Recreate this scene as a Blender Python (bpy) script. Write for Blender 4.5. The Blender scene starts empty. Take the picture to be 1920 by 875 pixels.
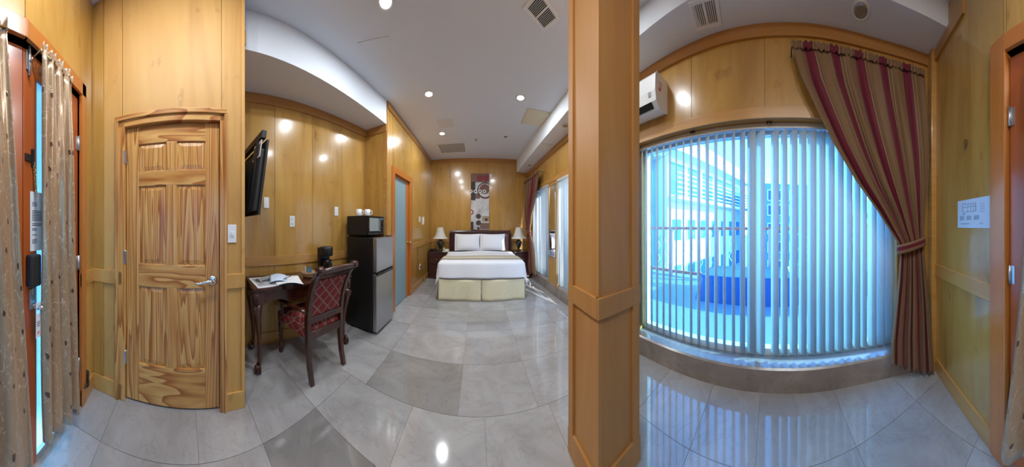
import bpy, bmesh, math, random
from math import sin, cos, tan, pi, atan2, hypot, sqrt, radians
from mathutils import Vector, Matrix

random.seed(7)
SC = bpy.context.scene
COL = SC.collection

# ------------------------------------------------------------------ camera
# The photograph is a hand-held cylindrical panorama: 350 px per radian,
# horizon at y=423, the bed wall straight ahead at x=895.
FP, HX, HY, EYE = 350.0, 895.0, 423.0, 1.28
cam = bpy.data.cameras.new('camera')
cam.type = 'PANO'
cam.panorama_type = 'CENTRAL_CYLINDRICAL'
cam.central_cylindrical_range_u_min = -960.0 / FP
cam.central_cylindrical_range_u_max = 960.0 / FP
cam.central_cylindrical_range_v_min = -(875.0 - HY) / FP
cam.central_cylindrical_range_v_max = HY / FP
cam.central_cylindrical_radius = 1.0
cam.clip_start = 0.02
cam.clip_end = 500
camo = bpy.data.objects.new('camera', cam)
COL.objects.link(camo)
camo.location = (0, 0, EYE)
camo.rotation_euler = (pi / 2, 0, -(960.0 - HX) / FP)
SC.camera = camo

# ------------------------------------------------------------------ view, sky, sun
SC.view_settings.view_transform = 'Standard'
SC.view_settings.look = 'None'
SC.view_settings.gamma = 1.0
SC.view_settings.use_curve_mapping = False
SC.view_settings.exposure = 0.3
SC.cycles.use_denoising = True
SC.cycles.sample_clamp_indirect = 4.0
SC.cycles.caustics_reflective = False
SC.cycles.caustics_refractive = False
SC.cycles.max_bounces = 10
SC.cycles.diffuse_bounces = 5
SC.cycles.transparent_max_bounces = 16

SKY_STRENGTH = 1.7
SUN_STRENGTH = 15.0
LAMP_W = 11.5
SUN_DIR = Vector((-0.33, 0.94, -0.42)).normalized()      # the way the light travels

w = bpy.data.worlds.new('sky'); SC.world = w; w.use_nodes = True
nt = w.node_tree; nt.nodes.clear()
so = nt.nodes.new('ShaderNodeOutputWorld'); sb = nt.nodes.new('ShaderNodeBackground')
sk = nt.nodes.new('ShaderNodeTexSky'); sk.sky_type = 'NISHITA'; sk.sun_disc = False
sk.sun_elevation = math.asin(-SUN_DIR.z)
sk.sun_rotation = atan2(-SUN_DIR.x, -SUN_DIR.y)
sk.air_density = 1.0; sk.dust_density = 0.15; sk.ozone_density = 3.5
sb.inputs['Strength'].default_value = SKY_STRENGTH
nt.links.new(sk.outputs['Color'], sb.inputs['Color'])
nt.links.new(sb.outputs['Background'], so.inputs['Surface'])

sl = bpy.data.lights.new('sun', 'SUN'); sl.energy = SUN_STRENGTH; sl.angle = radians(0.6)
sl.color = (1.0, 0.93, 0.82)
slo = bpy.data.objects.new('sun', sl); COL.objects.link(slo)
slo.rotation_euler = SUN_DIR.to_track_quat('-Z', 'Y').to_euler()
slo.location = (8, -14, 9)

# ------------------------------------------------------------------ photo geometry helpers
def az(px): return (px - HX) / FP
def zat(py, d): return EYE + (HY - py) / FP * d
def dist(x, y): return hypot(x, y)

# ------------------------------------------------------------------ materials
MT = {}
def new_mat(name, color=(.8, .8, .8), rough=.5, metal=0., coat=0., spec=.5, coat_rough=.08):
    m = bpy.data.materials.new(name); m.use_nodes = True
    b = m.node_tree.nodes['Principled BSDF']
    b.inputs['Base Color'].default_value = (*color, 1)
    b.inputs['Roughness'].default_value = rough
    b.inputs['Metallic'].default_value = metal
    b.inputs['Coat Weight'].default_value = coat
    b.inputs['Coat Roughness'].default_value = coat_rough
    b.inputs['Specular IOR Level'].default_value = spec
    MT[name] = m
    return m
def N(m, t, **kw):
    n = m.node_tree.nodes.new(t)
    for k, v in kw.items():
        if k in n.inputs.keys(): n.inputs[k].default_value = v
        else: setattr(n, k, v)
    return n
def L(m, a, b): m.node_tree.links.new(a, b)
def bsdf(m): return m.node_tree.nodes['Principled BSDF']
def ramp(m, fac, stops):
    r = N(m, 'ShaderNodeValToRGB'); cr = r.color_ramp
    while len(cr.elements) < len(stops): cr.elements.new(.5)
    for e, (p, c) in zip(cr.elements, stops):
        e.position = p; e.color = (*c, 1)
    L(m, fac, r.inputs['Fac'])
    return r.outputs['Color']
def coords(m, scale, kind='Object', rnd=True):
    tc = N(m, 'ShaderNodeTexCoord'); mp = N(m, 'ShaderNodeMapping'); mp.inputs['Scale'].default_value = scale
    src = tc.outputs[kind]
    if rnd:
        oi = N(m, 'ShaderNodeObjectInfo')
        ml = N(m, 'ShaderNodeMath', operation='MULTIPLY'); ml.inputs[1].default_value = 37.0
        L(m, oi.outputs['Random'], ml.inputs[0])
        ad = N(m, 'ShaderNodeVectorMath', operation='ADD')
        L(m, src, ad.inputs[0]); L(m, ml.outputs[0], ad.inputs[1]); src = ad.outputs[0]
    L(m, src, mp.inputs['Vector'])
    return mp.outputs['Vector']
def vary(m, col, amt):
    """per-piece brightness variation"""
    oi = N(m, 'ShaderNodeObjectInfo'); mr = N(m, 'ShaderNodeMapRange')
    mr.inputs['To Min'].default_value = 1 - amt; mr.inputs['To Max'].default_value = 1 + amt
    L(m, oi.outputs['Random'], mr.inputs['Value'])
    hs = N(m, 'ShaderNodeHueSaturation'); L(m, mr.outputs[0], hs.inputs['Value']); L(m, col, hs.inputs['Color'])
    return hs.outputs['Color']
def bump(m, h, strength=.1, distn=.01):
    b = N(m, 'ShaderNodeBump'); b.inputs['Strength'].default_value = strength; b.inputs['Distance'].default_value = distn
    L(m, h, b.inputs['Height']); L(m, b.outputs['Normal'], bsdf(m).inputs['Normal'])

def wood(name, dark, mid, light, scale, rough=.32, coat=.5, amt=.05, dist_=1.2, spots=False, coat_rough=.12):
    m = new_mat(name, mid, rough, coat=coat, coat_rough=coat_rough)
    v = coords(m, scale)
    n = N(m, 'ShaderNodeTexNoise', Scale=1.0, Detail=6.0, Roughness=.6, Distortion=dist_)
    L(m, v, n.inputs['Vector'])
    c = ramp(m, n.outputs['Fac'], [(.28, dark), (.5, mid), (.75, light)])
    if spots:
        v2 = coords(m, (9, 9, 6)); n2 = N(m, 'ShaderNodeTexNoise', Scale=1.0, Detail=3.0, Roughness=.5)
        L(m, v2, n2.inputs['Vector'])
        f = ramp(m, n2.outputs['Fac'], [(.27, (.72, .64, .52)), (.36, (1, 1, 1))])
        mx = N(m, 'ShaderNodeMix', data_type='RGBA', blend_type='MULTIPLY'); mx.inputs['Factor'].default_value = .8
        L(m, c, mx.inputs['A']); L(m, f, mx.inputs['B']); c = mx.outputs['Result']
    L(m, vary(m, c, amt), bsdf(m).inputs['Base Color'])
    return m
wood('maple_panel', (.38, .192, .038), (.485, .262, .058), (.57, .33, .09), (4.5, 4.5, .6), .26, .6, .06, 1.6, True)
wood('maple_column', (.44, .20, .05), (.52, .25, .068), (.58, .31, .10), (3.0, 3.0, .45), .5, .0, .04, 1.4)
wood('maple_closet', (.50, .255, .065), (.60, .325, .088), (.66, .385, .12), (3.2, 3.2, .4), .55, .0, .04, 1.6, True)
wood('maple_trim', (.36, .16, .035), (.43, .20, .05), (.50, .25, .07), (1.0, 1.0, 14.), .32, .4, .06, .8)
wood('maple_rail', (.44, .21, .05), (.51, .26, .068), (.57, .31, .095), (1.0, 1.0, 14.), .32, .4, .06, .8)
wood('orange_wood', (.34, .068, .012), (.42, .092, .017), (.48, .12, .024), (5, 5, .5), .3, .5, .04, .8)
wood('orange_frame', (.44, .13, .02), (.52, .17, .03), (.58, .21, .042), (5, 5, .5), .3, .4, .04, .8)
wood('mahogany', (.030, .007, .004), (.055, .013, .007), (.085, .022, .011), (6, 6, 2.), .26, .6, .05, 1.)
wood('mahogany_bed', (.028, .006, .005), (.045, .010, .008), (.065, .015, .011), (2, 2, 8.), .28, .5, .04, 1.)

def pine(name, scale, bands):
    m = new_mat(name, (.6, .3, .1), .32, coat=.35, coat_rough=.15)
    v = coords(m, scale)
    n = N(m, 'ShaderNodeTexNoise', Scale=.9, Detail=2.0, Roughness=.4, Distortion=.35); L(m, v, n.inputs['Vector'])
    mu = N(m, 'ShaderNodeMath', operation='MULTIPLY'); mu.inputs[1].default_value = bands; L(m, n.outputs['Fac'], mu.inputs[0])
    fr = N(m, 'ShaderNodeMath', operation='FRACT'); L(m, mu.outputs[0], fr.inputs[0])
    c = ramp(m, fr.outputs[0], [(.0, (.74, .42, .135)), (.30, (.68, .36, .105)), (.62, (.58, .26, .065)), (.88, (.38, .12, .022)), (.95, (.42, .15, .03)), (1., (.72, .40, .13))])
    v2 = coords(m, tuple(s * 7 for s in scale)); n2 = N(m, 'ShaderNodeTexNoise', Scale=1.0, Detail=4.0); L(m, v2, n2.inputs['Vector'])
    mx = N(m, 'ShaderNodeMix', data_type='RGBA', blend_type='MULTIPLY'); mx.inputs['Factor'].default_value = .5
    f = ramp(m, n2.outputs['Fac'], [(.3, (.72, .66, .58)), (.6, (1, 1, 1))])
    L(m, c, mx.inputs['A']); L(m, f, mx.inputs['B'])
    L(m, mx.outputs['Result'], bsdf(m).inputs['Base Color'])
pine('pine_vertical', (13., 13., .5), 10.0)
pine('pine_across', (1.4, 1.4, 9.), 7.0)

def marble(name, c1, c2, c3, rough=.07):
    m = new_mat(name, c2, rough, spec=.8)
    v = coords(m, (1.6, 2.4, 2))
    n = N(m, 'ShaderNodeTexNoise', Scale=1.5, Detail=9.0, Roughness=.62, Distortion=.9); L(m, v, n.inputs['Vector'])
    c = ramp(m, n.outputs['Fac'], [(.30, c1), (.5, c2), (.72, c3)])
    vs = coords(m, (22, 26, 20)); n2 = N(m, 'ShaderNodeTexNoise', Scale=1.0, Detail=4.0, Roughness=.7, Distortion=1.5); L(m, vs, n2.inputs['Vector'])
    f = ramp(m, n2.outputs['Fac'], [(.24, (.5, .46, .44)), (.33, (1, 1, 1))])
    vv = coords(m, (2.2, 2.6, 2)); n3 = N(m, 'ShaderNodeTexNoise', Scale=1.2, Detail=5.0, Roughness=.6, Distortion=2.5); L(m, vv, n3.inputs['Vector'])
    f3 = ramp(m, n3.outputs['Fac'], [(.480, (1, 1, 1)), (.5, (.80, .77, .75)), (.520, (1, 1, 1))])
    for ff, a in ((f, .7), (f3, .55)):
        mx = N(m, 'ShaderNodeMix', data_type='RGBA', blend_type='MULTIPLY'); mx.inputs['Factor'].default_value = a
        L(m, c, mx.inputs['A']); L(m, ff, mx.inputs['B']); c = mx.outputs['Result']
    L(m, vary(m, c, .07), bsdf(m).inputs['Base Color'])
marble('marble', (.30, .29, .29), (.365, .355, .355), (.43, .42, .42))
marble('marble_dark', (.19, .185, .18), (.235, .225, .22), (.30, .29, .285))
marble('marble_mid', (.25, .24, .235), (.30, .29, .28), (.36, .345, .335))
marble('marble_sill', (.20, .165, .14), (.26, .215, .185), (.33, .28, .245), .22)
new_mat('grout', (.30, .28, .26), .8)

m = new_mat('white_paint', (.74, .78, .84), .75, spec=.25)
v = coords(m, (60, 60, 60), rnd=False); n = N(m, 'ShaderNodeTexNoise', Scale=1.0, Detail=2.0); L(m, v, n.inputs['Vector']); bump(m, n.outputs['Fac'], .05, .002)
new_mat('ceiling_patch', (.70, .70, .70), .8, spec=.2)
new_mat('ivory_board', (.72, .66, .48), .6)
new_mat('plastic_white', (.80, .81, .82), .35)
new_mat('plastic_cream', (.70, .65, .50), .4)
new_mat('grey_grille', (.55, .55, .56), .5)
new_mat('dark_gap', (.012, .012, .013), .8)
new_mat('chrome', (.78, .79, .80), .16, metal=1.)
new_mat('brushed_steel', (.60, .60, .61), .34, metal=1.)
m = new_mat('fridge_silver', (.42, .43, .45), .30, metal=.85)
v = coords(m, (2, 300, 2), rnd=False); n = N(m, 'ShaderNodeTexNoise', Scale=1.0, Detail=2.0); L(m, v, n.inputs['Vector']); bump(m, n.outputs['Fac'], .04, .001)
new_mat('black_satin', (.010, .010, .011), .38)
new_mat('black_gloss', (.006, .006, .007), .10)
new_mat('black_matte', (.018, .018, .019), .6)
new_mat('gold_metal', (.75, .52, .20), .25, metal=1.)
new_mat('dark_metal', (.10, .095, .09), .4, metal=1.)
new_mat('shade_white', (.82, .79, .72), .8)
new_mat('sheet_white', (.82, .82, .84), .85, spec=.2)
new_mat('runner_beige', (.56, .50, .38), .85, spec=.2)
new_mat('runner_edge', (.30, .25, .17), .85, spec=.2)
m = new_mat('skirt_cream', (.72, .66, .44), .85, spec=.2)
v = coords(m, (26, 26, 26), rnd=False); vo = N(m, 'ShaderNodeTexVoronoi', Scale=1.0); L(m, v, vo.inputs['Vector'])
L(m, ramp(m, vo.outputs['Distance'], [(.13, (.58, .48, .28)), (.20, (.78, .70, .46))]), bsdf(m).inputs['Base Color'])
new_mat('paper', (.80, .82, .86), .7, spec=.2)
new_mat('paper_blue', (.58, .70, .86), .7, spec=.2)
new_mat('ink', (.06, .07, .10), .7)
new_mat('ink_red', (.6, .05, .05), .7)
new_mat('magazine_grey', (.30, .33, .33), .4)
new_mat('magazine_green', (.15, .19, .14), .4)
new_mat('packet_green', (.03, .16, .12), .35)
new_mat('packet_blue', (.05, .16, .26), .35)
new_mat('wicker', (.42, .25, .13), .7)
new_mat('urn_dark', (.012, .02, .018), .25, coat=.4)
new_mat('mirror_glass', (.9, .9, .9), .02, metal=1.)
new_mat('lens_off', (.42, .42, .42), .2, metal=.6)
new_mat('window_white', (.80, .81, .82), .4)
new_mat('headrail', (.55, .54, .52), .4)
new_mat('outside_white', (.86, .85, .83), .8)
new_mat('outside_blue', (.10, .22, .50), .5)
new_mat('outside_glass', (.10, .26, .42), .12)
new_mat('outside_navy', (.03, .07, .22), .4)
new_mat('outside_red', (.60, .16, .10), .5)
new_mat('outside_pink', (.66, .42, .40), .6)
new_mat('terrace_paving', (.20, .27, .40), .6)
new_mat('street_grey', (.30, .31, .33), .9)
new_mat('leaf_green', (.05, .10, .04), .8)
new_mat('tarp_blue', (.03, .10, .36), .5)
new_mat('hook_brown', (.10, .05, .02), .5)
new_mat('rattan_dark', (.12, .07, .04), .6)

m = new_mat('lamp_lens', (1, 1, 1), .4)
bsdf(m).inputs['Emission Color'].default_value = (.90, .96, 1, 1); bsdf(m).inputs['Emission Strength'].default_value = 9.0

def thin_glass(name, tint, fac=None):
    m = bpy.data.materials.new(name); m.use_nodes = True; t = m.node_tree; t.nodes.clear(); MT[name] = m
    o = t.nodes.new('ShaderNodeOutputMaterial'); tr = t.nodes.new('ShaderNodeBsdfTransparent'); g = t.nodes.new('ShaderNodeBsdfGlossy')
    mx = t.nodes.new('ShaderNodeMixShader'); lw = t.nodes.new('ShaderNodeLayerWeight'); lw.inputs['Blend'].default_value = .5
    pw_ = t.nodes.new('ShaderNodeMath'); pw_.operation = 'POWER'; pw_.inputs[1].default_value = 5.0; f = t.nodes.new('ShaderNodeMath'); f.operation = 'MULTIPLY_ADD'; f.inputs[1].default_value = .5; f.inputs[2].default_value = .03
    t.links.new(lw.outputs['Facing'], pw_.inputs[0]); t.links.new(pw_.outputs[0], f.inputs[0])
    tr.inputs['Color'].default_value = (*tint, 1); g.inputs['Roughness'].default_value = .02
    t.links.new(f.outputs[0], mx.inputs[0]); t.links.new(tr.outputs[0], mx.inputs[1]); t.links.new(g.outputs[0], mx.inputs[2]); t.links.new(mx.outputs[0], o.inputs[0])
thin_glass('window_glass', (.52, .83, .99))
thin_glass('clear_glass', (.92, .95, .97))

def translucent(name, col, tcol, mix, rough=.8, noise=False):
    m = bpy.data.materials.new(name); m.use_nodes = True; t = m.node_tree; MT[name] = m
    b = t.nodes['Principled BSDF']; b.inputs['Base Color'].default_value = (*col, 1); b.inputs['Roughness'].default_value = rough
    b.inputs['Specular IOR Level'].default_value = .2
    tl = t.nodes.new('ShaderNodeBsdfTranslucent'); tl.inputs['Color'].default_value = (*tcol, 1)
    mx = t.nodes.new('ShaderNodeMixShader'); mx.inputs[0].default_value = mix
    o = t.nodes['Material Output']
    t.links.new(b.outputs[0], mx.inputs[1]); t.links.new(tl.outputs[0], mx.inputs[2]); t.links.new(mx.outputs[0], o.inputs[0])
    if noise:
        v = coords(m, (160, 160, 160), rnd=False); n = N(m, 'ShaderNodeTexNoise', Scale=1.0, Detail=2.0); L(m, v, n.inputs['Vector'])
        L(m, ramp(m, n.outputs['Fac'], [(.3, tuple(c * .86 for c in col)), (.7, tuple(min(1, c * 1.08) for c in col))]), b.inputs['Base Color'])
    return m
translucent('vane_fabric', (.66, .70, .71), (.70, .78, .80), .45, noise=True)
translucent('lamp_shade', (.84, .82, .76), (.9, .86, .78), .35)
translucent('door_glass', (.40, .68, .86), (.45, .76, .98), .65, rough=.3)
m = translucent('frosted_glass', (.36, .50, .53), (.40, .58, .62), .3, rough=.35)

# striped burgundy / tan curtain: stripes run along the cloth (uv.x)
def striped(name):
    m = translucent(name, (.3, .1, .1), (.30, .12, .08), .12, rough=.55)
    b = bsdf(m)
    tc = N(m, 'ShaderNodeTexCoord'); sp = N(m, 'ShaderNodeSeparateXYZ'); L(m, tc.outputs['UV'], sp.inputs[0])
    fr = N(m, 'ShaderNodeMath', operation='FRACT'); L(m, sp.outputs['X'], fr.inputs[0])
    tan_, bur, dk, bl = (.225, .125, .058), (.145, .010, .025), (.085, .035, .022), (.40, .25, .12)
    r = N(m, 'ShaderNodeValToRGB'); r.color_ramp.interpolation = 'CONSTANT'; cr = r.color_ramp
    stops = [(0, tan_), (.34, dk), (.36, bl), (.385, dk), (.405, tan_), (.44, bur), (.78, dk), (.80, bl), (.83, dk), (.85, tan_), (.90, dk), (.93, bl), (.96, tan_)]
    while len(cr.elements) < len(stops): cr.elements.new(.5)
    for e, (p, c) in zip(cr.elements, stops): e.position = p; e.color = (*c, 1)
    L(m, fr.outputs[0], r.inputs['Fac']); L(m, r.outputs['Color'], b.inputs['Base Color'])
    b.inputs['Sheen Weight'].default_value = .2
striped('striped_cloth')

# gold satin with embroidered flowers (uv in metres)
def embroidered(name):
    m = new_mat(name, (.42, .26, .14), .28, spec=.6)
    b = bsdf(m); b.inputs['Sheen Weight'].default_value = .25; b.inputs['Metallic'].default_value = .35
    tc = N(m, 'ShaderNodeTexCoord'); mp = N(m, 'ShaderNodeMapping'); mp.inputs['Scale'].default_value = (6.0, 5.0, 1); L(m, tc.outputs['UV'], mp.inputs['Vector'])
    # small wobble so that the flowers are petalled
    n = N(m, 'ShaderNodeTexNoise', Scale=5.0, Detail=1.0); L(m, mp.outputs[0], n.inputs['Vector'])
    sc_ = N(m, 'ShaderNodeVectorMath', operation='SCALE'); sc_.inputs['Scale'].default_value = .16; L(m, n.outputs['Color'], sc_.inputs[0])
    ad = N(m, 'ShaderNodeVectorMath', operation='ADD'); L(m, mp.outputs[0], ad.inputs[0]); L(m, sc_.outputs[0], ad.inputs[1])
    vo = N(m, 'ShaderNodeTexVoronoi', Scale=1.0, voronoi_dimensions='2D'); vo.inputs['Randomness'].default_value = .75; L(m, ad.outputs[0], vo.inputs['Vector'])
    fl = ramp(m, vo.outputs['Distance'], [(.065, (1, 1, 1)), (.085, (0, 0, 0))])
    # pale vines: cell edges of a warped second pattern
    n2 = N(m, 'ShaderNodeTexNoise', Scale=1.6, Detail=2.0, Distortion=1.5); L(m, mp.outputs[0], n2.inputs['Vector'])
    vine = ramp(m, n2.outputs['Fac'], [(.488, (0, 0, 0)), (.5, (1, 1, 1)), (.512, (0, 0, 0))])
    base = N(m, 'ShaderNodeMix', data_type='RGBA'); base.inputs['A'].default_value = (.42, .265, .145, 1); base.inputs['B'].default_value = (.72, .58, .42, 1); L(m, vine, base.inputs['Factor'])
    top = N(m, 'ShaderNodeMix', data_type='RGBA'); L(m, base.outputs['Result'], top.inputs['A']); top.inputs['B'].default_value = (.10, .035, .015, 1); L(m, fl, top.inputs['Factor'])
    L(m, top.outputs['Result'], b.inputs['Base Color'])
    bump(m, fl, .4, .004)
embroidered('gold_satin')

# red upholstery with a tan lattice (uv in lattice cells)
def lattice(name):
    m = new_mat(name, (.25, .02, .03), .75, spec=.2)
    tc = N(m, 'ShaderNodeTexCoord'); sp = N(m, 'ShaderNodeSeparateXYZ'); L(m, tc.outputs['UV'], sp.inputs[0])
    outs = []
    for op in ('ADD', 'SUBTRACT'):
        a = N(m, 'ShaderNodeMath', operation=op); L(m, sp.outputs['X'], a.inputs[0]); L(m, sp.outputs['Y'], a.inputs[1])
        f = N(m, 'ShaderNodeMath', operation='PINGPONG'); f.inputs[1].default_value = .5; L(m, a.outputs[0], f.inputs[0]); outs.append(f)
    mn = N(m, 'ShaderNodeMath', operation='MINIMUM'); L(m, outs[0].outputs[0], mn.inputs[0]); L(m, outs[1].outputs[0], mn.inputs[1])
    n = N(m, 'ShaderNodeTexNoise', Scale=5.0, Detail=2.0); L(m, tc.outputs['UV'], n.inputs['Vector'])
    nz = N(m, 'ShaderNodeMath', operation='MULTIPLY_ADD'); L(m, n.outputs['Fac'], nz.inputs[0]); nz.inputs[1].default_value = .06; L(m, mn.outputs[0], nz.inputs[2])
    L(m, ramp(m, nz.outputs[0], [(.115, (.27, .15, .11)), (.14, (.20, .022, .030)), (.4, (.26, .035, .042)), (.5, (.18, .018, .025))]), bsdf(m).inputs['Base Color'])
lattice('lattice_cloth')

def painting_mat():
    m = new_mat('canvas_side', (.45, .42, .40), .8)
    new_mat('canvas_ground', (.50, .47, .46), .7)
    m = MT['canvas_ground']
    v = coords(m, (5, 5, 3), rnd=False); n = N(m, 'ShaderNodeTexNoise', Scale=1.0, Detail=5.0, Roughness=.65); L(m, v, n.inputs['Vector'])
    L(m, ramp(m, n.outputs['Fac'], [(.35, (.34, .30, .30)), (.5, (.55, .54, .55)), (.7, (.66, .65, .66))]), bsdf(m).inputs['Base Color'])
    new_mat('paint_black', (.03, .022, .022), .6); new_mat('paint_red', (.22, .025, .03), .6); new_mat('paint_brown', (.17, .09, .07), .6); new_mat('paint_white', (.7, .7, .7), .6); new_mat('paint_tan', (.33, .24, .15), .6)
painting_mat()

# ------------------------------------------------------------------ mesh builder
class MB:
    def __init__(s): s.v = []; s.f = []; s.uv = None; s.sm = set()
    def add(s, vs, fs, smooth=False):
        o = len(s.v); s.v += [tuple(p) for p in vs]
        for f in fs:
            if smooth: s.sm.add(len(s.f))
            s.f.append(tuple(i + o for i in f))
        return s
    def box(s, x0, x1, y0, y1, z0, z1):
        vs = [(x, y, z) for z in (z0, z1) for y in (y0, y1) for x in (x0, x1)]
        return s.add(vs, [(0, 2, 3, 1), (4, 5, 7, 6), (0, 1, 5, 4), (2, 6, 7, 3), (0, 4, 6, 2), (1, 3, 7, 5)])
    def fbox(s, F, s0, s1, t0, t1, z0, z1):
        vs = [F(a, t, z) for z in (z0, z1) for t in (t0, t1) for a in (s0, s1)]
        return s.add(vs, [(0, 2, 3, 1), (4, 5, 7, 6), (0, 1, 5, 4), (2, 6, 7, 3), (0, 4, 6, 2), (1, 3, 7, 5)])
    def prism(s, poly, axis, a0, a1):
        """poly of 2-D points extruded along axis 'x','y' or 'z'"""
        def P(p, a): return {'z': (p[0], p[1], a), 'y': (p[0], a, p[1]), 'x': (a, p[0], p[1])}[axis]
        n = len(poly)
        s.add([P(p, a0) for p in poly] + [P(p, a1) for p in poly],
              [tuple(range(n))[::-1], tuple(range(n, 2 * n))] + [(i, (i + 1) % n, n + (i + 1) % n, n + i) for i in range(n)])
        return s
    def lathe(s, prof, cx=0, cy=0, n=24, axis='z', smooth=True, z0=0, rot=0.):
        vs = []; fs = []; k = len(prof)
        for i in range(n):
            a = 2 * pi * i / n + rot
            for r, h in prof:
                p = (r * cos(a), r * sin(a), h)
                if axis == 'x': p = (p[2], p[0], p[1])
                elif axis == 'y': p = (p[0], p[2], p[1])
                vs.append((p[0] + cx, p[1] + cy, p[2] + z0))
        for i in range(n):
            j = (i + 1) % n
            for q in range(k - 1): fs.append((i * k + q, j * k + q, j * k + q + 1, i * k + q + 1))
        fs.append(tuple(i * k for i in range(n))[::-1]); fs.append(tuple(i * k + k - 1 for i in range(n)))
        return s.add(vs, fs, smooth)
    def tube(s, pts, rad, n=10, smooth=True, flat=1.0):
        pts = [Vector(p) for p in pts]; m = len(pts)
        if not isinstance(rad, (list, tuple)): rad = [rad] * m
        vs = []; fs = []
        up = Vector((0, 0, 1)); prev = None
        for i, p in enumerate(pts):
            t = (pts[min(i + 1, m - 1)] - pts[max(i - 1, 0)]).normalized()
            if prev is None:
                a = t.cross(up)
                if a.length < .2: a = t.cross(Vector((1, 0, 0)))
                a.normalize()
            else:
                a = prev - t * prev.dot(t); a.normalize()
            prev = a; b = t.cross(a)
            for j in range(n):
                q = 2 * pi * j / n
                vs.append(p + a * (cos(q) * rad[i]) + b * (sin(q) * rad[i] * flat))
        for i in range(m - 1):
            for j in range(n):
                k = (j + 1) % n
                fs.append((i * n + j, i * n + k, (i + 1) * n + k, (i + 1) * n + j))
        fs.append(tuple(range(n))[::-1]); fs.append(tuple(range((m - 1) * n, m * n)))
        return s.add(vs, fs, smooth)
    def loft(s, rings, smooth=True, closed=True):
        """rings: lists of equally many 3-D points (closed cross-sections)"""
        n = len(rings[0]); vs = [p for r in rings for p in r]; fs = []
        for i in range(len(rings) - 1):
            for j in range(n if closed else n - 1):
                k = (j + 1) % n
                fs.append((i * n + j, i * n + k, (i + 1) * n + k, (i + 1) * n + j))
        if closed:
            fs.append(tuple(range(n))[::-1]); fs.append(tuple(range((len(rings) - 1) * n, len(rings) * n)))
        return s.add(vs, fs, smooth)
    def grid(s, fn, nu, nv, smooth=True, uvfn=None):
        o = len(s.v); vs = [fn(i / nu, j / nv) for j in range(nv + 1) for i in range(nu + 1)]
        fs = [(j * (nu + 1) + i, j * (nu + 1) + i + 1, (j + 1) * (nu + 1) + i + 1, (j + 1) * (nu + 1) + i) for j in range(nv) for i in range(nu)]
        s.add(vs, fs, smooth)
        if uvfn:
            if s.uv is None: s.uv = {}
            for j in range(nv + 1):
                for i in range(nu + 1): s.uv[o + j * (nu + 1) + i] = uvfn(i / nu, j / nv)
        return s
    def sphere(s, c, r, nu=12, nv=8, sc=(1, 1, 1)):
        prof = []
        vs = []; fs = []
        for j in range(nv + 1):
            ph = pi * j / nv
            for i in range(nu):
                a = 2 * pi * i / nu
                vs.append((c[0] + r * sc[0] * sin(ph) * cos(a), c[1] + r * sc[1] * sin(ph) * sin(a), c[2] + r * sc[2] * cos(ph)))
        for j in range(nv):
            for i in range(nu):
                k = (i + 1) % nu; fs.append((j * nu + i, (j + 1) * nu + i, (j + 1) * nu + k, j * nu + k))
        return s.add(vs, fs, True)
    def build(s, name, mat, parent=None, bevel=0, solid=0, world=False, label=None, sub=0, seg=2):
        me = bpy.data.meshes.new(name)
        v = s.v
        if world and parent is not None:
            inv = root_matrix(parent).inverted(); v = [inv @ Vector(p) for p in v]
        me.from_pydata([tuple(p) for p in v], [], s.f); me.validate(); me.update()
        if s.sm and len(me.polygons) == len(s.f):
            for i in s.sm: me.polygons[i].use_smooth = True
        if s.uv:
            ul = me.uv_layers.new(name='UVMap')
            for lp in me.loops: ul.data[lp.index].uv = s.uv.get(lp.vertex_index, (0, 0))
        bm = bmesh.new(); bm.from_mesh(me)
        bmesh.ops.recalc_face_normals(bm, faces=bm.faces)
        if bevel:
            bmesh.ops.remove_doubles(bm, verts=bm.verts, dist=1e-6)
            eg = [e for e in bm.edges if len(e.link_faces) == 2 and e.calc_face_angle(0) > .6]
            bmesh.ops.bevel(bm, geom=eg, offset=bevel, segments=seg, profile=.6, affect='EDGES', clamp_overlap=True)
        bm.to_mesh(me); bm.free()
        me.materials.append(MT[mat])
        o = bpy.data.objects.new(name, me); COL.objects.link(o)
        if parent is not None: o.parent = parent
        if solid:
            md = o.modifiers.new('thickness', 'SOLIDIFY'); md.thickness = solid; md.offset = 0
        if sub:
            md = o.modifiers.new('smooth', 'SUBSURF'); md.levels = sub; md.render_levels = sub
        if label: o['label'] = label
        return o

def root_matrix(o):
    m = Matrix.Translation(o.location) @ Matrix.Rotation(o.rotation_euler.z, 4, 'Z')
    return root_matrix(o.parent) @ m if o.parent else m
def tag(o, label, cat, group=None):
    o['label'] = label; o['category'] = cat
    if group: o['group'] = group
    return o
def thing(name, label, cat, loc=(0, 0, 0), rz=0, group=None):
    o = bpy.data.objects.new(name, None); COL.objects.link(o); o.empty_display_size = .1
    o.location = loc; o.rotation_euler = (0, 0, rz)
    return tag(o, label, cat, group)
def struct(o, label=None):
    o['kind'] = 'structure'
    if label: o['label'] = label
    return o
def copy_thing(root, loc, rz, label=None, group=None):
    def cp(o, par):
        c = o.copy(); COL.objects.link(c)
        if par is not None: c.parent = par
        for ch in o.children: cp(ch, c)
        return c
    r = cp(root, None); r.location = loc; r.rotation_euler = (0, 0, rz)
    if label: r['label'] = label
    if group: r['group'] = group
    return r

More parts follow.
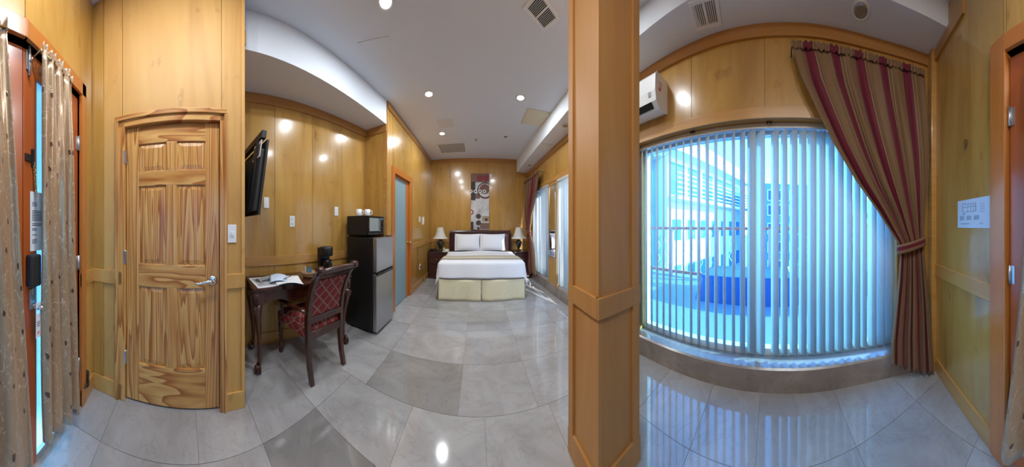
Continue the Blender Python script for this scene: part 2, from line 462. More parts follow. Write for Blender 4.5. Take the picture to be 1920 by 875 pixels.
class Frame:
    """wall frame: s along p0->p1, t towards the room"""
    def __init__(s, p0, p1, side):
        s.p0 = Vector(p0); s.p1 = Vector(p1); d = s.p1 - s.p0; s.len = d.length; s.u = d.normalized()
        n = Vector((-s.u.y, s.u.x)); s.n = n if n.dot(Vector(side)) > 0 else -n
    def __call__(s, a, t, z):
        p = s.p0 + s.u * a + s.n * t
        return (p.x, p.y, z)
    def px(s, px, t=0.):
        """s of the point of the wall that photo column px looks at"""
        d = Vector((sin(az(px)), cos(az(px)))); q = s.p0 + s.n * t
        # q + u*a = d*k
        den = s.u.x * d.y - s.u.y * d.x
        return (-(q.x * d.y - q.y * d.x)) / den
    def dist(s, a, t=0.):
        p = s.p0 + s.u * a + s.n * t; return p.length

# ================================================================== ROOM SHELL
CEIL = 3.03
RAIL0, RAIL1 = .845, .945
NICHE_Z = 2.70

# --- the window wall follows X = wx(Y)
CT = [(-1.9, .80), (-1.32, 1.12), (-.8, 1.33), (-.2, 1.43), (.3, 1.455), (1.2, 1.445), (2.4, 1.42), (3.5, 1.38), (4.85, 1.335), (5.6, 1.31)]
def wx(Y):
    for i in range(1, len(CT) - 2):
        if Y <= CT[i + 1][0] or i == len(CT) - 3: break
    y0, y1 = CT[i][0], CT[i + 1][0]; h = y1 - y0; q = (Y - y0) / h
    m0 = (CT[i + 1][1] - CT[i - 1][1]) / (CT[i + 1][0] - CT[i - 1][0]) * h
    m1 = (CT[i + 2][1] - CT[i][1]) / (CT[i + 2][0] - CT[i][0]) * h
    return (2 * q**3 - 3 * q**2 + 1) * CT[i][1] + (q**3 - 2 * q**2 + q) * m0 + (-2 * q**3 + 3 * q**2) * CT[i + 1][1] + (q**3 - q**2) * m1
def wdir(Y):
    d = (wx(Y + .02) - wx(Y - .02)) / .04; l = sqrt(1 + d * d); return Vector((1 / l, -d / l))   # outward normal
def wp(Y, t, z):
    n = wdir(Y); return (wx(Y) - t * n.x, Y - t * n.y, z)
def ypx(px, t=0.):
    a = az(px); lo, hi = -1.9, 5.2
    for _ in range(40):
        mid = (lo + hi) / 2; p = wp(mid, t, 0)
        if atan2(p[0], p[1]) > a: lo = mid
        else: hi = mid
    return (lo + hi) / 2
def hz(Y):
    if Y <= .4: return EYE + 1.55
    return EYE + 1.55 - .14 * (Y - .4) / 4.45
def sweep(mb, Y0, Y1, prof, step=.12):
    n = max(1, int(math.ceil(abs(Y1 - Y0) / step)))
    rings = []
    for i in range(n + 1):
        Y = Y0 + (Y1 - Y0) * i / n
        rings.append([wp(Y, t, (hz(Y) + z[0]) if isinstance(z, tuple) else z) for t, z in prof])
    return mb.loft(rings, smooth=False)
def rect(t0, t1, z0, z1): return [(t0, z0), (t1, z0), (t1, z1), (t0, z1)]

# --- floor
floor = struct(MB().box(-2.1, 1.62, -1.55, 5.0, -.10, -.004).build('floor', 'grout'), 'polished grey marble floor laid in large tiles')
YL = [-1.5, -.96, -.48, .08, .45, .85, 1.25, 1.72, 2.27, 2.80, 3.35, 3.90, 4.45, 4.98]
XA = [-2.05, -1.5, -1.0, -.45, .05, .50, .97, 1.56]
XB = [-2.05, -1.5, -.85, -.13, .42, 1.0, 1.56]
darkset = {(-1.0, .45)}
midset = {(-.85, 1.25), (-.13, 2.27), (-.85, 2.80)}
for j in range(len(YL) - 1):
    XS = XA if YL[j] < 1.2 else XB
    for i in range(len(XS) - 1):
        mk = 'marble_dark' if (XS[i], YL[j]) in darkset else 'marble_mid' if (XS[i], YL[j]) in midset else 'marble'
        g = .0012
        MB().box(XS[i] + g, XS[i + 1] - g, YL[j] + g, YL[j + 1] - g, -.02, 0).build('tile', mk, floor)

# --- ceiling
ceiling = struct(MB().box(-2.1, 1.75, -1.6, 5.05, CEIL, CEIL + .12).build('ceiling', 'white_paint'), 'white painted plaster ceiling')

# --- panelled walls
def wall_boxes(mb, F, s0, s1, z0, z1, th, holes):
    """backing of a wall with rectangular holes (s0,s1,z0,z1)"""
    cuts = sorted({s0, s1, *[h[0] for h in holes], *[h[1] for h in holes]})
    for a, b in zip(cuts, cuts[1:]):
        hs = [h for h in holes if h[0] <= a + 1e-6 and h[1] >= b - 1e-6]
        if not hs: mb.fbox(F, a, b, -th, -.006, z0, z1)
        else:
            h = hs[0]
            if h[2] > z0 + .001: mb.fbox(F, a, b, -th, -.006, z0, h[2])
            if h[3] < z1 - .001: mb.fbox(F, a, b, -th, -.006, h[3], z1)
def panel_wall(name, F, z1, seams, mat='maple_panel', holes=(), th=.10, rail=True, base='baseboard_x', crown=True, s0=0., s1=None, label=None, e0=0., e1=0., rails=None, basemat='maple_rail'):
    s1 = F.len if s1 is None else s1
    b = MB(); wall_boxes(b, F, s0 - e0, s1 + e1, 0, z1, th, holes)
    W = struct(b.build(name, 'maple_trim'), label)
    cuts = sorted({s0, s1, *[q for q in seams if s0 < q < s1], *[h[0] for h in holes], *[h[1] for h in holes]})
    zc = z1 - (.10 if crown else 0)
    for a, c in zip(cuts, cuts[1:]):
        hs = [h for h in holes if h[0] <= a + 1e-6 and h[1] >= c - 1e-6]
        spans = [(.0, RAIL0 + .02), (RAIL1 - .02, zc + .02)] if rail else [(0, zc + .02)]
        for z0_, z1_ in spans:
            if hs:
                h = hs[0]
                if z1_ <= h[3] + .001: continue
                z0_ = max(z0_, h[3])
            MB().fbox(F, a + .002, c - .002, -.006, .004, z0_, z1_).build('panel', mat, W)
    def runs():
        cur = s0
        for h in sorted(holes):
            if h[2] < .5:
                if h[0] > cur: yield cur, h[0]
                cur = h[1]
        if cur < s1: yield cur, s1
    for a, c in runs():
        if rail: MB().fbox(F, a, c, 0, .016, RAIL0, RAIL1).build('chair_rail', rails or 'maple_rail', W, bevel=.003)
        if base: struct(MB().fbox(F, a, c, 0, .016, 0.001, .12).build(base, basemat, bevel=.003), 'maple baseboard along the panelled wall')
    if crown:
        MB().fbox(F, s0, s1, 0, .022, z1 - .10, z1 - .001).build('crown_trim', 'maple_trim', W, bevel=.003)
    return W

# bed wall
FB = Frame((-1.22, 4.85), (1.335, 4.85), (0, -1))
panel_wall('wall_back', FB, CEIL, [FB.px(p) for p in (845.7, 886, 925, 966)], base='baseboard_back', e0=.1, e1=.2, label='maple panelled wall behind the bed', crown=False)
wb = bpy.data.objects['wall_back']
sx = FB.px(970)
MB().fbox(FB, 0, sx, 0, .022, CEIL - .10, CEIL - .001).build('crown_trim', 'maple_trim', wb, bevel=.003)
MB().fbox(FB, sx - .06, sx, 0, .024, hz(4.85) - .10, CEIL - .10).build('trim_strip', 'maple_trim', wb, bevel=.002)
MB().fbox(FB, sx - .06, FB.len - .02, 0, .022, hz(4.85) - .10, hz(4.85) - .001).build('crown_trim', 'maple_trim', wb, bevel=.003)
# bathroom-door wall
FL = Frame((-1.22, 2.32), (-1.22, 4.85), (1, 0))
bs0, bs1 = 2.50 - 2.32, 3.27 - 2.32
panel_wall('wall_left', FL, CEIL, [FL.px(772) + .02, FL.px(789)], holes=[(bs0, bs1, 0, 2.12)], base='baseboard_left', label='maple panelled wall with the frosted glass door')
# niche
FN2 = Frame((-1.575, 2.32), (-1.22, 2.32), (0, -1))
panel_wall('wall_niche_side', FN2, CEIL, [], base='baseboard_niche_side', th=.09, crown=False, label='short maple wall at the refrigerator end of the desk niche')
MB().fbox(FN2, 0.0, FN2.len + .0, 0, .022, NICHE_Z - .10, NICHE_Z - .001).build('crown_trim', 'maple_trim', bpy.data.objects['wall_niche_side'], bevel=.003)
MB().fbox(FN2, FN2.len - .055, FN2.len + .004, 0, .012, 0, CEIL - .002).build('corner_strip', 'maple_rail', bpy.data.objects['wall_niche_side'], bevel=.002)
MB().fbox(FL, -.004, .03, .0, .010, .0, CEIL - .10).build('corner_strip', 'maple_rail', bpy.data.objects['wall_left'], bevel=.002)
FN = Frame((-1.93, .42), (-1.575, 2.32), (1, 0))
panel_wall('wall_niche', FN, NICHE_Z, [FN.px(p) for p in (515, 585.5, 640)], base='baseboard_niche', e0=.08, e1=.1, label='maple panelled back wall of the desk niche')
FR = Frame((-1.285, .42), (-1.93, .42), (0, 1))
panel_wall('wall_niche_return', FR, NICHE_Z, [.33], base='baseboard_niche_return', th=.10, label='maple return wall carrying the television')
# niche ceiling (a dropped soffit with an upright front)
ns = MB()
pl = [(-1.22, 2.32), (-1.43, .42), (-2.05, .30), (-1.75, 2.42)]
ns.prism(pl, 'z', NICHE_Z, CEIL - .001)
struct(ns.build('ceiling_niche', 'white_paint'), 'white dropped ceiling over the desk niche')
# closet wall
FC = Frame((-1.32, -.70), (-1.26, .42), (1, 0))
c0, c1 = FC.px(230), FC.px(415)
panel_wall('wall_closet', FC, CEIL, [FC.px(195), FC.px(178)], mat='maple_closet', holes=[(c0, c1, 0, 2.02)], base='baseboard_closet', crown=False, label='maple closet wall around the pine door', rails='maple_closet', basemat='maple_closet', e1=.0, th=.07)
wc = bpy.data.objects['wall_closet']
MB().fbox(FC, FC.px(452), FC.len + .002, 0, .012, .12, CEIL - .001).build('corner_strip', 'maple_closet', wc, bevel=.002)
MB().fbox(FC, FC.px(178), FC.px(195), 0, .012, .12, CEIL - .001).build('corner_strip', 'maple_panel', wc, bevel=.002)
# entry wall: three runs
A_, B_, C_, D_ = (1.12, -1.32), (.30, -.95), (-.61, -.70), (-1.32, -.70)
FE1 = Frame(C_, D_, (0, 1))        # s from the meeting stiles to the closet corner
FE2 = Frame(B_, C_, (0, 1))
FE3 = Frame(A_, B_, (0, 1))
DH = 2.20
ER = FE1.px(150)                   # hinge edge of the narrow leaf
panel_wall('wall_entry', FE1, CEIL, [], holes=[(0, ER, 0, DH)], base='baseboard_entry', crown=False, label='maple wall beside the narrow glazed entry door', e0=0.0, e1=.06, th=.10)
panel_wall('wall_entry_over', FE2, CEIL, [.45], holes=[(0, FE2.len, 0, DH)], base=None, crown=False, rail=False, label='maple wall above the wide glazed entry door', th=.10)
panel_wall('wall_entry_side', FE3, CEIL, [FE3.len - .02], base='baseboard_entry_side', crown=False, label='maple wall between entry door and curtained window', e0=.25, e1=.0, th=.10)

cl = MB(); cl.box(-1.98, -1.93, -.80, .36, 0, CEIL); cl.box(-1.98, -1.41, -.80, -.72, 0, CEIL); cl.box(-1.98, -1.36, .29, .318, 0, CEIL)
struct(cl.build('wall_closet_inside', 'white_paint'), 'plain inside walls of the closet')
bt = MB(); bt.box(-2.75, -2.70, 2.40, 4.80, 0, 2.5); bt.box(-2.70, -1.34, 4.72, 4.80, 0, 2.5); bt.box(-2.70, -1.68, 2.42, 2.47, 0, 2.5); bt.box(-2.75, -1.33, 2.42, 4.80, 2.5, 2.56)
struct(bt.build('wall_bathroom', 'white_paint'), 'white bathroom walls behind the frosted door')
struct(MB().box(-2.75, -2.08, 2.4, 4.8, -.1, 0).build('floor_bathroom', 'marble'), 'marble bathroom floor')
# --- window wall
WIN = [(ypx(1200, -.08), -1.02), (3.05, 1.98), (4.40, 3.43)]       # (far end, near end) in Y
Z_SILL, Z_HEAD = .185, 2.11
b = MB()
sweep(b, -1.40, 1.6, rect(-.20, -.004, Z_HEAD, CEIL)); sweep(b, 1.6, 4.95, rect(-.085, -.004, Z_HEAD, CEIL))
for y0, y1, th_ in ((-1.40, WIN[0][1], .20), (WIN[0][0], 1.6, .20), (1.6, WIN[1][1], .085), (WIN[1][0], WIN[2][1], .085), (WIN[2][0], 4.95, .085)):
    sweep(b, y0, y1, rect(-th_, -.004, .0, Z_HEAD))
wr = struct(b.build('wall_right', 'maple_trim'), 'maple panelled window wall')
b = MB(); sweep(b, -1.42, 4.84, [(-.24, -.05), (.02, -.05), (.02, Z_SILL - .012), (.008, Z_SILL), (-.24, Z_SILL)])
struct(b.build('trim_1', 'marble_sill'), 'brown marble kerb and sill under the windows')
b = MB(); sweep(b, -1.38, 4.84, [(.0, (-.001,)), (.0, (.3,)), (.30, (.3,)), (.30, (-.0005,))])
# soffit: underside follows hz, front goes up to the ceiling
b = MB()
rings = []
for i in range(60):
    Y = -1.42 + 6.27 * i / 59
    t1 = .30
    rings.append([wp(Y, -.05, hz(Y)), wp(Y, t1, hz(Y)), wp(Y, t1, CEIL), wp(Y, -.05, CEIL)])
b.loft(rings, smooth=False)
struct(b.build('ceiling_soffit', 'white_paint'), 'white dropped soffit above the windows')
b = MB(); sweep(b, -1.36, 4.84, [(0, (-.10,)), (.022, (-.10,)), (.022, (-.002,)), (0, (-.002,))]); b.build('crown_trim', 'maple_trim', wr)
b = MB(); sweep(b, -1.36, 4.84, rect(0, .014, Z_HEAD, Z_HEAD + .085)); b.build('header_trim', 'maple_rail', wr)
useam = [-1.36] + sorted([ypx(p) for p in (1711, 1579, 1434, 1297)]) + [1.62, 2.1, 2.6, 3.1, 3.6, 4.1, 4.84]
for a, c in zip(useam, useam[1:]):
    b = MB(); sweep(b, a + .002, c - .002, [(-.004, Z_HEAD + .08), (.004, Z_HEAD + .08), (.004, (-.09,)), (-.004, (-.09,))]); b.build('panel', 'maple_panel', wr)
for y0, y1 in ((-1.36, WIN[0][1]), (WIN[0][0], WIN[1][1]), (WIN[1][0], WIN[2][1]), (WIN[2][0], 4.84)):
    b = MB(); sweep(b, y0 + .002, y1 - .002, rect(-.004, .004, Z_SILL, Z_HEAD)); b.build('panel', 'maple_panel', wr)
# corner post by the near curtain
b = MB()
pc = Vector((1.075, -1.262)); fu = FE3.u; fn = FE3.n
F_post = Frame(tuple(Vector(A_) + FE3.u * .005), tuple(Vector(A_) + FE3.u * .10), (0, 1))
MB().fbox(F_post, 0, .085, 0, .05, 0, hz(-1.3) - .001).build('corner_post', 'maple_rail', bpy.data.objects['wall_entry_side'], bevel=.004)
sfe = FE3.px(1808)
MB().fbox(FE3, .02, sfe, 0, .022, hz(-1.3) - .10, hz(-1.3) - .001).build('crown_trim', 'maple_trim', bpy.data.objects['wall_entry_side'], bevel=.003)
MB().fbox(FE3, sfe - .012, sfe + .014, 0, .022, hz(-1.3) - .10, CEIL - .001).build('trim_strip', 'maple_trim', bpy.data.objects['wall_entry_side'], bevel=.003)

# windows: white frames, mullions, panes, wooden reveals
for k, (yf, yn) in enumerate(WIN):
    b = MB(); GT = -.165 if k == 0 else -.055
    sweep(b, yn, yf, rect(GT - .03, GT + .03, Z_SILL, Z_SILL + .055)); sweep(b, yn, yf, rect(GT - .03, GT + .03, Z_HEAD - .06, Z_HEAD))
    for y0, y1 in ((yn, yn + .05), (yf - .05, yf)): sweep(b, y0, y1, rect(GT - .03, GT + .03, Z_SILL + .05, Z_HEAD - .05))
    W = struct(b.build('window_%d' % (k + 1), 'window_white'), ['wide near window of tinted glass', 'middle window of tinted glass', 'far window of tinted glass beside the bed'][k])
    mull = [.30, -.05][:0] if k else [ypx(1421, GT)]
    for y in mull:
        b = MB(); sweep(b, y - .025, y + .025, rect(GT - .028, GT + .028, Z_SILL + .05, Z_HEAD - .05)); b.build('mullion', 'window_white', W)
    ed = [yn + .05] + [q for y in sorted(mull) for q in (y - .025, y + .025)] + [yf - .05]
    for a, c in zip(ed[::2], ed[1::2]):
        b = MB(); sweep(b, a, c, rect(GT - .003, GT + .003, Z_SILL + .05, Z_HEAD - .05)); b.build('pane', 'clear_glass' if k else 'window_glass', W)
    for y0, y1 in ((yn, yn + .012), (yf - .012, yf)):
        b = MB(); sweep(b, y0, y1, rect(min(GT + .03, -.02), .006, Z_SILL, Z_HEAD)); b.build('reveal', 'maple_rail', W)

# ================================================================== COLUMN
colm = thing('column', 'square maple clad column standing free before the window', 'column', (.64, .80, 0))
hx, hy = .135, .135
MB().box(-hx + .008, hx - .008, -hy + .008, hy - .008, 0, CEIL - .002).build('core', 'maple_trim', colm)
def colface(sign, axis):
    # recessed panel flush with one corner and a stile on the other edge
    def bx(a0, a1, d0, d1, z0, z1, nm, bev=.0):
        mb = MB()
        if axis == 'x': mb.box(a0, a1, min(sign * d0, sign * d1), max(sign * d0, sign * d1), z0, z1)
        else: mb.box(min(sign * d0, sign * d1), max(sign * d0, sign * d1), a0, a1, z0, z1)
        mb.build(nm, 'maple_column', colm, bevel=bev)
    h = hx if axis == 'x' else hy
    e = hy if axis == 'x' else hx
    for z0, z1 in ((.14, .86), (.955, CEIL - .003)):
        bx(-h + .002, h - .05, e - .02, e - .003, z0, z1, 'panel')
        bx(h - .05, h, e - .02, e + .010, z0, z1, 'stile', .002)
    bx(-h - (.008 if axis == 'x' else 0), h + (.010 if axis == 'x' else 0), e - .02, e + .010, .86, .955, 'rail', .002)
    bx(-h - (.008 if axis == 'x' else 0), h + (.010 if axis == 'x' else 0), e - .02, e + .010, .001, .14, 'plinth', .002)
colface(-1, 'x'); colface(1, 'x'); colface(-1, 'y'); colface(1, 'y')

# ================================================================== CLOSET DOOR (pine, six panels)
T0 = -.022
ds0, ds1 = FC.px(236), FC.px(411)
ztop = 1.995
b = MB().fbox(FC, ds0, ds1, T0 - .012, T0 - .002, .012, ztop)
D1 = struct(b.build('door_1', 'pine_vertical'), 'six panel knotty pine closet door')
wd = ds1 - ds0; st = .095; mu = .075
m0 = ds0 + wd / 2 - mu / 2; m1 = m0 + mu
zr = [(.012, .285), (.845, 1.005), (1.565, 1.67), (1.868, ztop)]
for a, c in ((ds0, ds0 + st), (ds1 - st, ds1)):
    MB().fbox(FC, a, c, T0 - .03, T0 + .008, .012, ztop).build('stile', 'pine_vertical', D1, bevel=.003)
for z0, z1 in zr:
    MB().fbox(FC, ds0 + st, ds1 - st, T0 - .03, T0 + .008, z0, z1).build('rail', 'pine_across', D1, bevel=.003)
for z0, z1 in ((.285, .845), (1.005, 1.565), (1.67, 1.868)):
    MB().fbox(FC, m0, m1, T0 - .03, T0 + .008, z0, z1).build('mullion', 'pine_vertical', D1, bevel=.003)
    for a, c in ((ds0 + st, m0), (m1, ds1 - st)):
        b = MB(); g = .006; k = .035
        o = [FC(x, T0 - .002, z) for x, z in ((a + g, z0 + g), (c - g, z0 + g), (c - g, z1 - g), (a + g, z1 - g))]
        i_ = [FC(x, T0 + .004, z) for x, z in ((a + k, z0 + k), (c - k, z0 + k), (c - k, z1 - k), (a + k, z1 - k))]
        b.add(o + i_, [(4, 5, 6, 7), (0, 1, 5, 4), (1, 2, 6, 5), (2, 3, 7, 6), (3, 0, 4, 7), (3, 2, 1, 0)])
        b.build('raised_panel', 'pine_vertical', D1)
# casing
cw = .062
def casing_piece(F, pts_profile, a0, a1, z0, z1, vertical, mat, par, name='casing'):
    pass
ca0, ca1 = FC.px(218), FC.px(424)
for a, c, inn in ((ca0, ds0 - .004, 1), (ds1 + .004, ca1, -1)):
    b = MB(); w_ = c - a
    b.fbox(FC, a, c, -.03, .016, .0015, 2.062)
    if inn == 1: b.fbox(FC, a, a + w_ * .35, .016, .026, .0015, 2.068)
    else: b.fbox(FC, c - w_ * .35, c, .016, .026, .0015, 2.068)
    b.build('casing', 'pine_vertical', D1, bevel=.003)
b = MB().fbox(FC, ca0, ca1, -.03, .016, ztop + .004, 2.07); b.fbox(FC, ca0 - .002, ca1 + .002, .016, .028, 2.045, 2.075)
b.build('casing_head', 'pine_across', D1, bevel=.003)
hs = ds1 - .045; zh = .90
b = MB()
cpt = FC(hs, T0 + .008, zh); nn = FC.n; uu = FC.u
b.tube([Vector(FC(hs, T0 + .006, zh)), Vector(FC(hs, T0 + .014, zh)), Vector(FC(hs, T0 + .018, zh))], [.034, .033, .022], n=20)
b.tube([FC(hs, T0 + .016, zh), FC(hs, T0 + .05, zh)], .010, n=12)
b.tube([FC(hs, T0 + .05, zh), FC(hs - .03, T0 + .056, zh + .006), FC(hs - .07, T0 + .052, zh - .004), FC(hs - .105, T0 + .05, zh - .012), FC(hs - .125, T0 + .05, zh - .004)], [.011, .010, .009, .008, .006], n=10)
b.build('lever_handle', 'chrome', D1, label='chrome lever handle')
for zz in (1.78, 1.05, .32):
    b = MB(); b.fbox(FC, ds0 - .012, ds0 + .004, T0 + .002, .018, zz - .045, zz + .045); b.tube([FC(ds0 - .004, .0, zz - .05), FC(ds0 - .004, .0, zz + .05)], .007, n=8)
    b.build('hinge', 'brushed_steel', D1)

def wall_plate(F, s, z, w_, h, name, label, cat='switch', mat='plastic_white', kind='rocker'):
    p = F(s, .004, z); t = thing(name, label, cat, p, atan2(F.u.y, F.u.x), 'wall plates')
    y = 1 if F.n.dot(Vector((-F.u.y, F.u.x))) > 0 else -1
    MB().box(-w_ / 2, w_ / 2, min(0, .007 * y), max(0, .007 * y), -h / 2, h / 2).build('cover_plate', mat, t, bevel=.002)
    def bit(x0, x1, z0, z1, d, m_, nm):
        MB().box(x0, x1, min(.006 * y, d * y), max(.006 * y, d * y), z0, z1).build(nm, m_, t)
    if kind == 'rocker': bit(-w_ * .22, w_ * .22, -h * .28, h * .28, .010, mat, 'rocker')
    if kind == 'toggle': bit(-.006, .006, -.012, .012, .016, mat, 'toggle')
    if kind == 'outlet':
        for q in (-1, 1):
            bit(-w_ * .24, w_ * .24, q * h * .21 - h * .14, q * h * .21 + h * .14, .009, mat, 'socket')
            for e in (-1, 1): bit(e * w_ * .09 - .002, e * w_ * .09 + .002, q * h * .21 - .006, q * h * .21 + .006, .0095, 'dark_gap', 'slot')
    return t
wall_plate(FC, FC.px(434.5), 1.225, .062, .125, 'light_switch', 'white toggle switch beside the pine closet door', kind='toggle')
def niche_z(px, py): return zat(py, FN.dist(FN.px(px)))
wall_plate(FN, FN.px(499), niche_z(499, 380), .058, .118, 'light_switch', 'blank white wall plate just below the television', kind='none')
wall_plate(FN, FN.px(547.5), niche_z(547, 415), .062, .128, 'wall_outlet', 'white double outlet on the niche wall above the magazines', 'outlet', kind='outlet')
wall_plate(FN, FN.px(630), niche_z(630, 396), .058, .118, 'light_switch', 'white wall plate left of the microwave', kind='rocker')
wall_plate(FL, FL.px(786.5), 1.42, .075, .12, 'light_switch', 'white switch plate next to the small remote holder', kind='rocker')
t = thing('remote_holder', 'slim white remote control in a holder by the switch plate', 'remote', FL(FL.px(792.5), .004, 1.385))
MB().box(0, .022, -.028, .028, -.08, .08).build('cradle', 'plastic_white', t, bevel=.004)
MB().box(.004, .03, -.02, .02, -.05, .10).build('remote_body', 'plastic_cream', t, bevel=.004)
wall_plate(FL, FL.px(787), .40, .072, .118, 'wall_outlet', 'white outlet low on the wall beside the frosted door', 'outlet', kind='outlet')
b = MB(); s_ = FL.px(787)
b.tube([FL(s_, .012, .39), FL(s_ + .02, .05, .36), FL(s_ + .10, .045, .20), FL(s_ + .16, .03, .05), FL(s_ + .24, .03, .010), FL(s_ + .30, .06, .008)], .004, n=6)
b.tube([FL(s_, .011, .40), FL(s_, .035, .40)], .014, n=10)
tag(b.build('power_cord', 'black_matte'), 'thin black power cord plugged into the low outlet', 'cord')

# ================================================================== ENTRY DOORS
def glazed_leaf(name, F, s_lock, s_hinge, label, lock_w=.095, hinge_w=.085):
    sg = 1 if s_hinge > s_lock else -1
    lo, hi = min(s_lock, s_hinge), max(s_lock, s_hinge)
    TL = -.035
    def part(a, c, z0, z1, nm, mt='orange_wood', t0=TL - .02, t1=TL + .02, bev=.003):
        a, c = min(a, c), max(a, c)
        return MB().fbox(F, a, c, t0, t1, z0, z1)
    W = struct(part(s_lock, s_lock + sg * lock_w, .008, DH - .02, 'x').build(name, 'orange_wood', bevel=.003), label)
    part(s_hinge - sg * hinge_w, s_hinge, .008, DH - .02, 'x').build('hinge_stile', 'orange_wood', W, bevel=.003)
    a, c = s_lock + sg * lock_w, s_hinge - sg * hinge_w
    part(a, c, DH - .13, DH - .02, 'x').build('top_rail', 'orange_wood', W, bevel=.003)
    part(a, c, .008, .045, 'x').build('bottom_rail', 'brushed_steel', W, bevel=.002)
    part(a, c, .045, DH - .13, 'x', t0=TL - .004, t1=TL + .004).build('pane', 'door_glass', W)
    for zz in (1.86, 1.02, .30):
        b = MB(); b.tube([F(s_hinge - sg * .002, TL + .028, zz - .05), F(s_hinge - sg * .002, TL + .028, zz + .05)], .009, n=10)
        b.fbox(F, min(s_hinge - sg * .03, s_hinge), max(s_hinge - sg * .03, s_hinge), TL + .018, TL + .024, zz - .048, zz + .048)
        b.build('hinge', 'brushed_steel', W)
    return W
D2 = glazed_leaf('door_2', FE1, .004, ER - .006, 'narrow orange-stained glazed entry leaf with lock')
D3 = glazed_leaf('door_3', FE2, FE2.len - .004, .012, 'wide orange-stained glazed entry leaf', lock_w=.11, hinge_w=.12)
# frame
b = MB()
b.fbox(FE1, ER, FE1.px(157), -.09, .022, .001, DH + .09)
b.build('jamb', 'orange_frame', D2, bevel=.003)
b = MB(); b.fbox(FE1, -.01, FE1.px(157), -.09, .022, DH, DH + .09); b.build('head_casing', 'orange_frame', D2, bevel=.003)
b = MB(); b.fbox(FE2, .0, FE2.len + .01, -.09, .022, DH, DH + .09); b.build('head_casing', 'orange_frame', D3, bevel=.003)
j1 = FE3.len
b = MB(); b.fbox(FE3, FE3.px(1861), j1 + .002, -.09, .022, .001, DH + .09); b.build('jamb', 'orange_frame', D3, bevel=.003)
# barrel bolt at the top of the seam
b = MB()
b.fbox(FE1, .02, .055, -.016, -.010, 2.08, 2.18); b.tube([FE1(.037, -.004, 2.05), FE1(.037, -.004, 2.20)], .007, n=8)
b.tube([FE1(.037, -.004, 2.12), FE1(.037, .02, 2.12)], .006, n=8); b.build('barrel_bolt', 'brushed_steel', D2, label='steel barrel bolt')
# keeper + chain
kz = 1.63
b = MB(); b.fbox(FE1, .012, .055, -.016, -.008, kz - .018, kz + .018); b.fbox(FE1, .055, .075, -.016, -.006, kz - .04, kz + .05)
b.build('chain_keeper', 'dark_metal', D2)
b = MB()
for i in range(11):
    z = kz - .03 - i * .016; c = Vector(FE1(.068 + .0006 * i, -.002 + .001 * i, z)); pts = []
    for k in range(9):
        a = 2 * pi * k / 8
        off = (Vector(FE1(1, 0, 0)) - Vector(FE1(0, 0, 0))) if i % 2 else (Vector(FE1(0, 1, 0)) - Vector(FE1(0, 0, 0)))
        pts.append(c + off * (.006 * cos(a)) + Vector((0, 0, .011 * sin(a))))
    b.tube(pts, .0018, n=5)
b.build('door_chain', 'gold_metal', D2, label='brass door chain')
# lock box and lever
def zd(py): return zat(py, FE1.dist(.06))
b = MB().fbox(FE1, .018, .092, -.016, .030, zd(535), zd(476)); b.build('lock_box', 'black_matte', D2, bevel=.012, label='black electronic lock housing')
b = MB().fbox(FE1, .040, .085, -.016, -.006, zd(580), zd(542)); b.fbox(FE1, .055, .085, -.008, .0, zd(552), zd(540)); b.build('lock_plate', 'brushed_steel', D2, bevel=.004)
b = MB(); zz = zd(573)
b.tube([FE1(.062, -.01, zz), FE1(.062, .035, zz)], .011, n=12); b.tube([FE1(.062, .035, zz), FE1(.095, .042, zz - .004), FE1(.135, .038, zz - .012)], [.010, .009, .007], n=10)
b.build('lever_handle', 'chrome', D2)
def print_lines(F, s0, s1, rows, t, th=.0006):
    b = MB()
    for a, c, z0, z1 in rows: b.fbox(F, s0 + (s1 - s0) * a, s0 + (s1 - s0) * c, t, t + th, z0, z1)
    return b
pz0, pz1 = zd(471), zd(358)
t = thing('door_notice', 'typed white notice sheet hanging on the entry door under the chain', 'notice', FE1(.085, -.01, pz0))
MB().fbox(FE1, .047, .155, -.012, -.0105, pz0, pz1).build('sheet', 'paper', t, world=True)
rows = []
for i in range(26):
    if i in (3, 4, 12, 15, 18, 19, 21, 22): continue
    z = pz1 - .06 - i * .0085; rows.append((.12, .9 - .2 * random.random() if 4 < i < 16 else .45, z, z + .0035))
print_lines(FE1, .047, .155, rows, -.0105).build('print', 'ink', t, world=True)['kind'] = 'stuff'
t = thing('door_tag', 'white door hanger card with red symbol hooked over the entry lever', 'tag', FE1(.062, .03, zd(628)))
b = MB(); b.fbox(FE1, .048, .082, .030, .0315, zd(628), zd(585)); b.fbox(FE1, .048, .0535, .030, .0315, zd(585), zd(569)); b.fbox(FE1, .0765, .082, .030, .0315, zd(585), zd(569)); b.fbox(FE1, .048, .082, .030, .0315, zd(569), zd(564))
b.build('card', 'paper', t, world=True)
for i in range(3): print_lines(FE1, .048, .082, [(.2, .8, zd(600) - i * .010, zd(600) - i * .010 + .004)], .0315).build('print_line', 'ink', t, world=True)
b = MB(); cc = Vector(FE1(.065, .0318, zd(619))); pts = [cc + Vector((FE1.u.x * .007 * cos(a), FE1.u.y * .007 * cos(a), .007 * sin(a))) for a in [2 * pi * k / 16 for k in range(17)]]
b.tube(pts, .0012, n=5); b.tube([pts[2], pts[10]], .001, n=5); b.build('red_symbol', 'ink_red', t, world=True)
# door closer/stop at the foot of the jamb
t = thing('door_stop', 'small black door stop fixed at the foot of the orange jamb', 'door stop', FE1(FE1.px(160), .004, .10))
fs = FE1.px(159)
MB().fbox(FE1, fs - .01, fs + .018, .004, .03, .10, .21).build('body', 'black_matte', t, world=True, bevel=.006)
MB().tube([FE1(fs + .0, .03, .14), FE1(fs - .05, .03, .13)], .006, n=8).build('arm', 'black_matte', t, world=True)

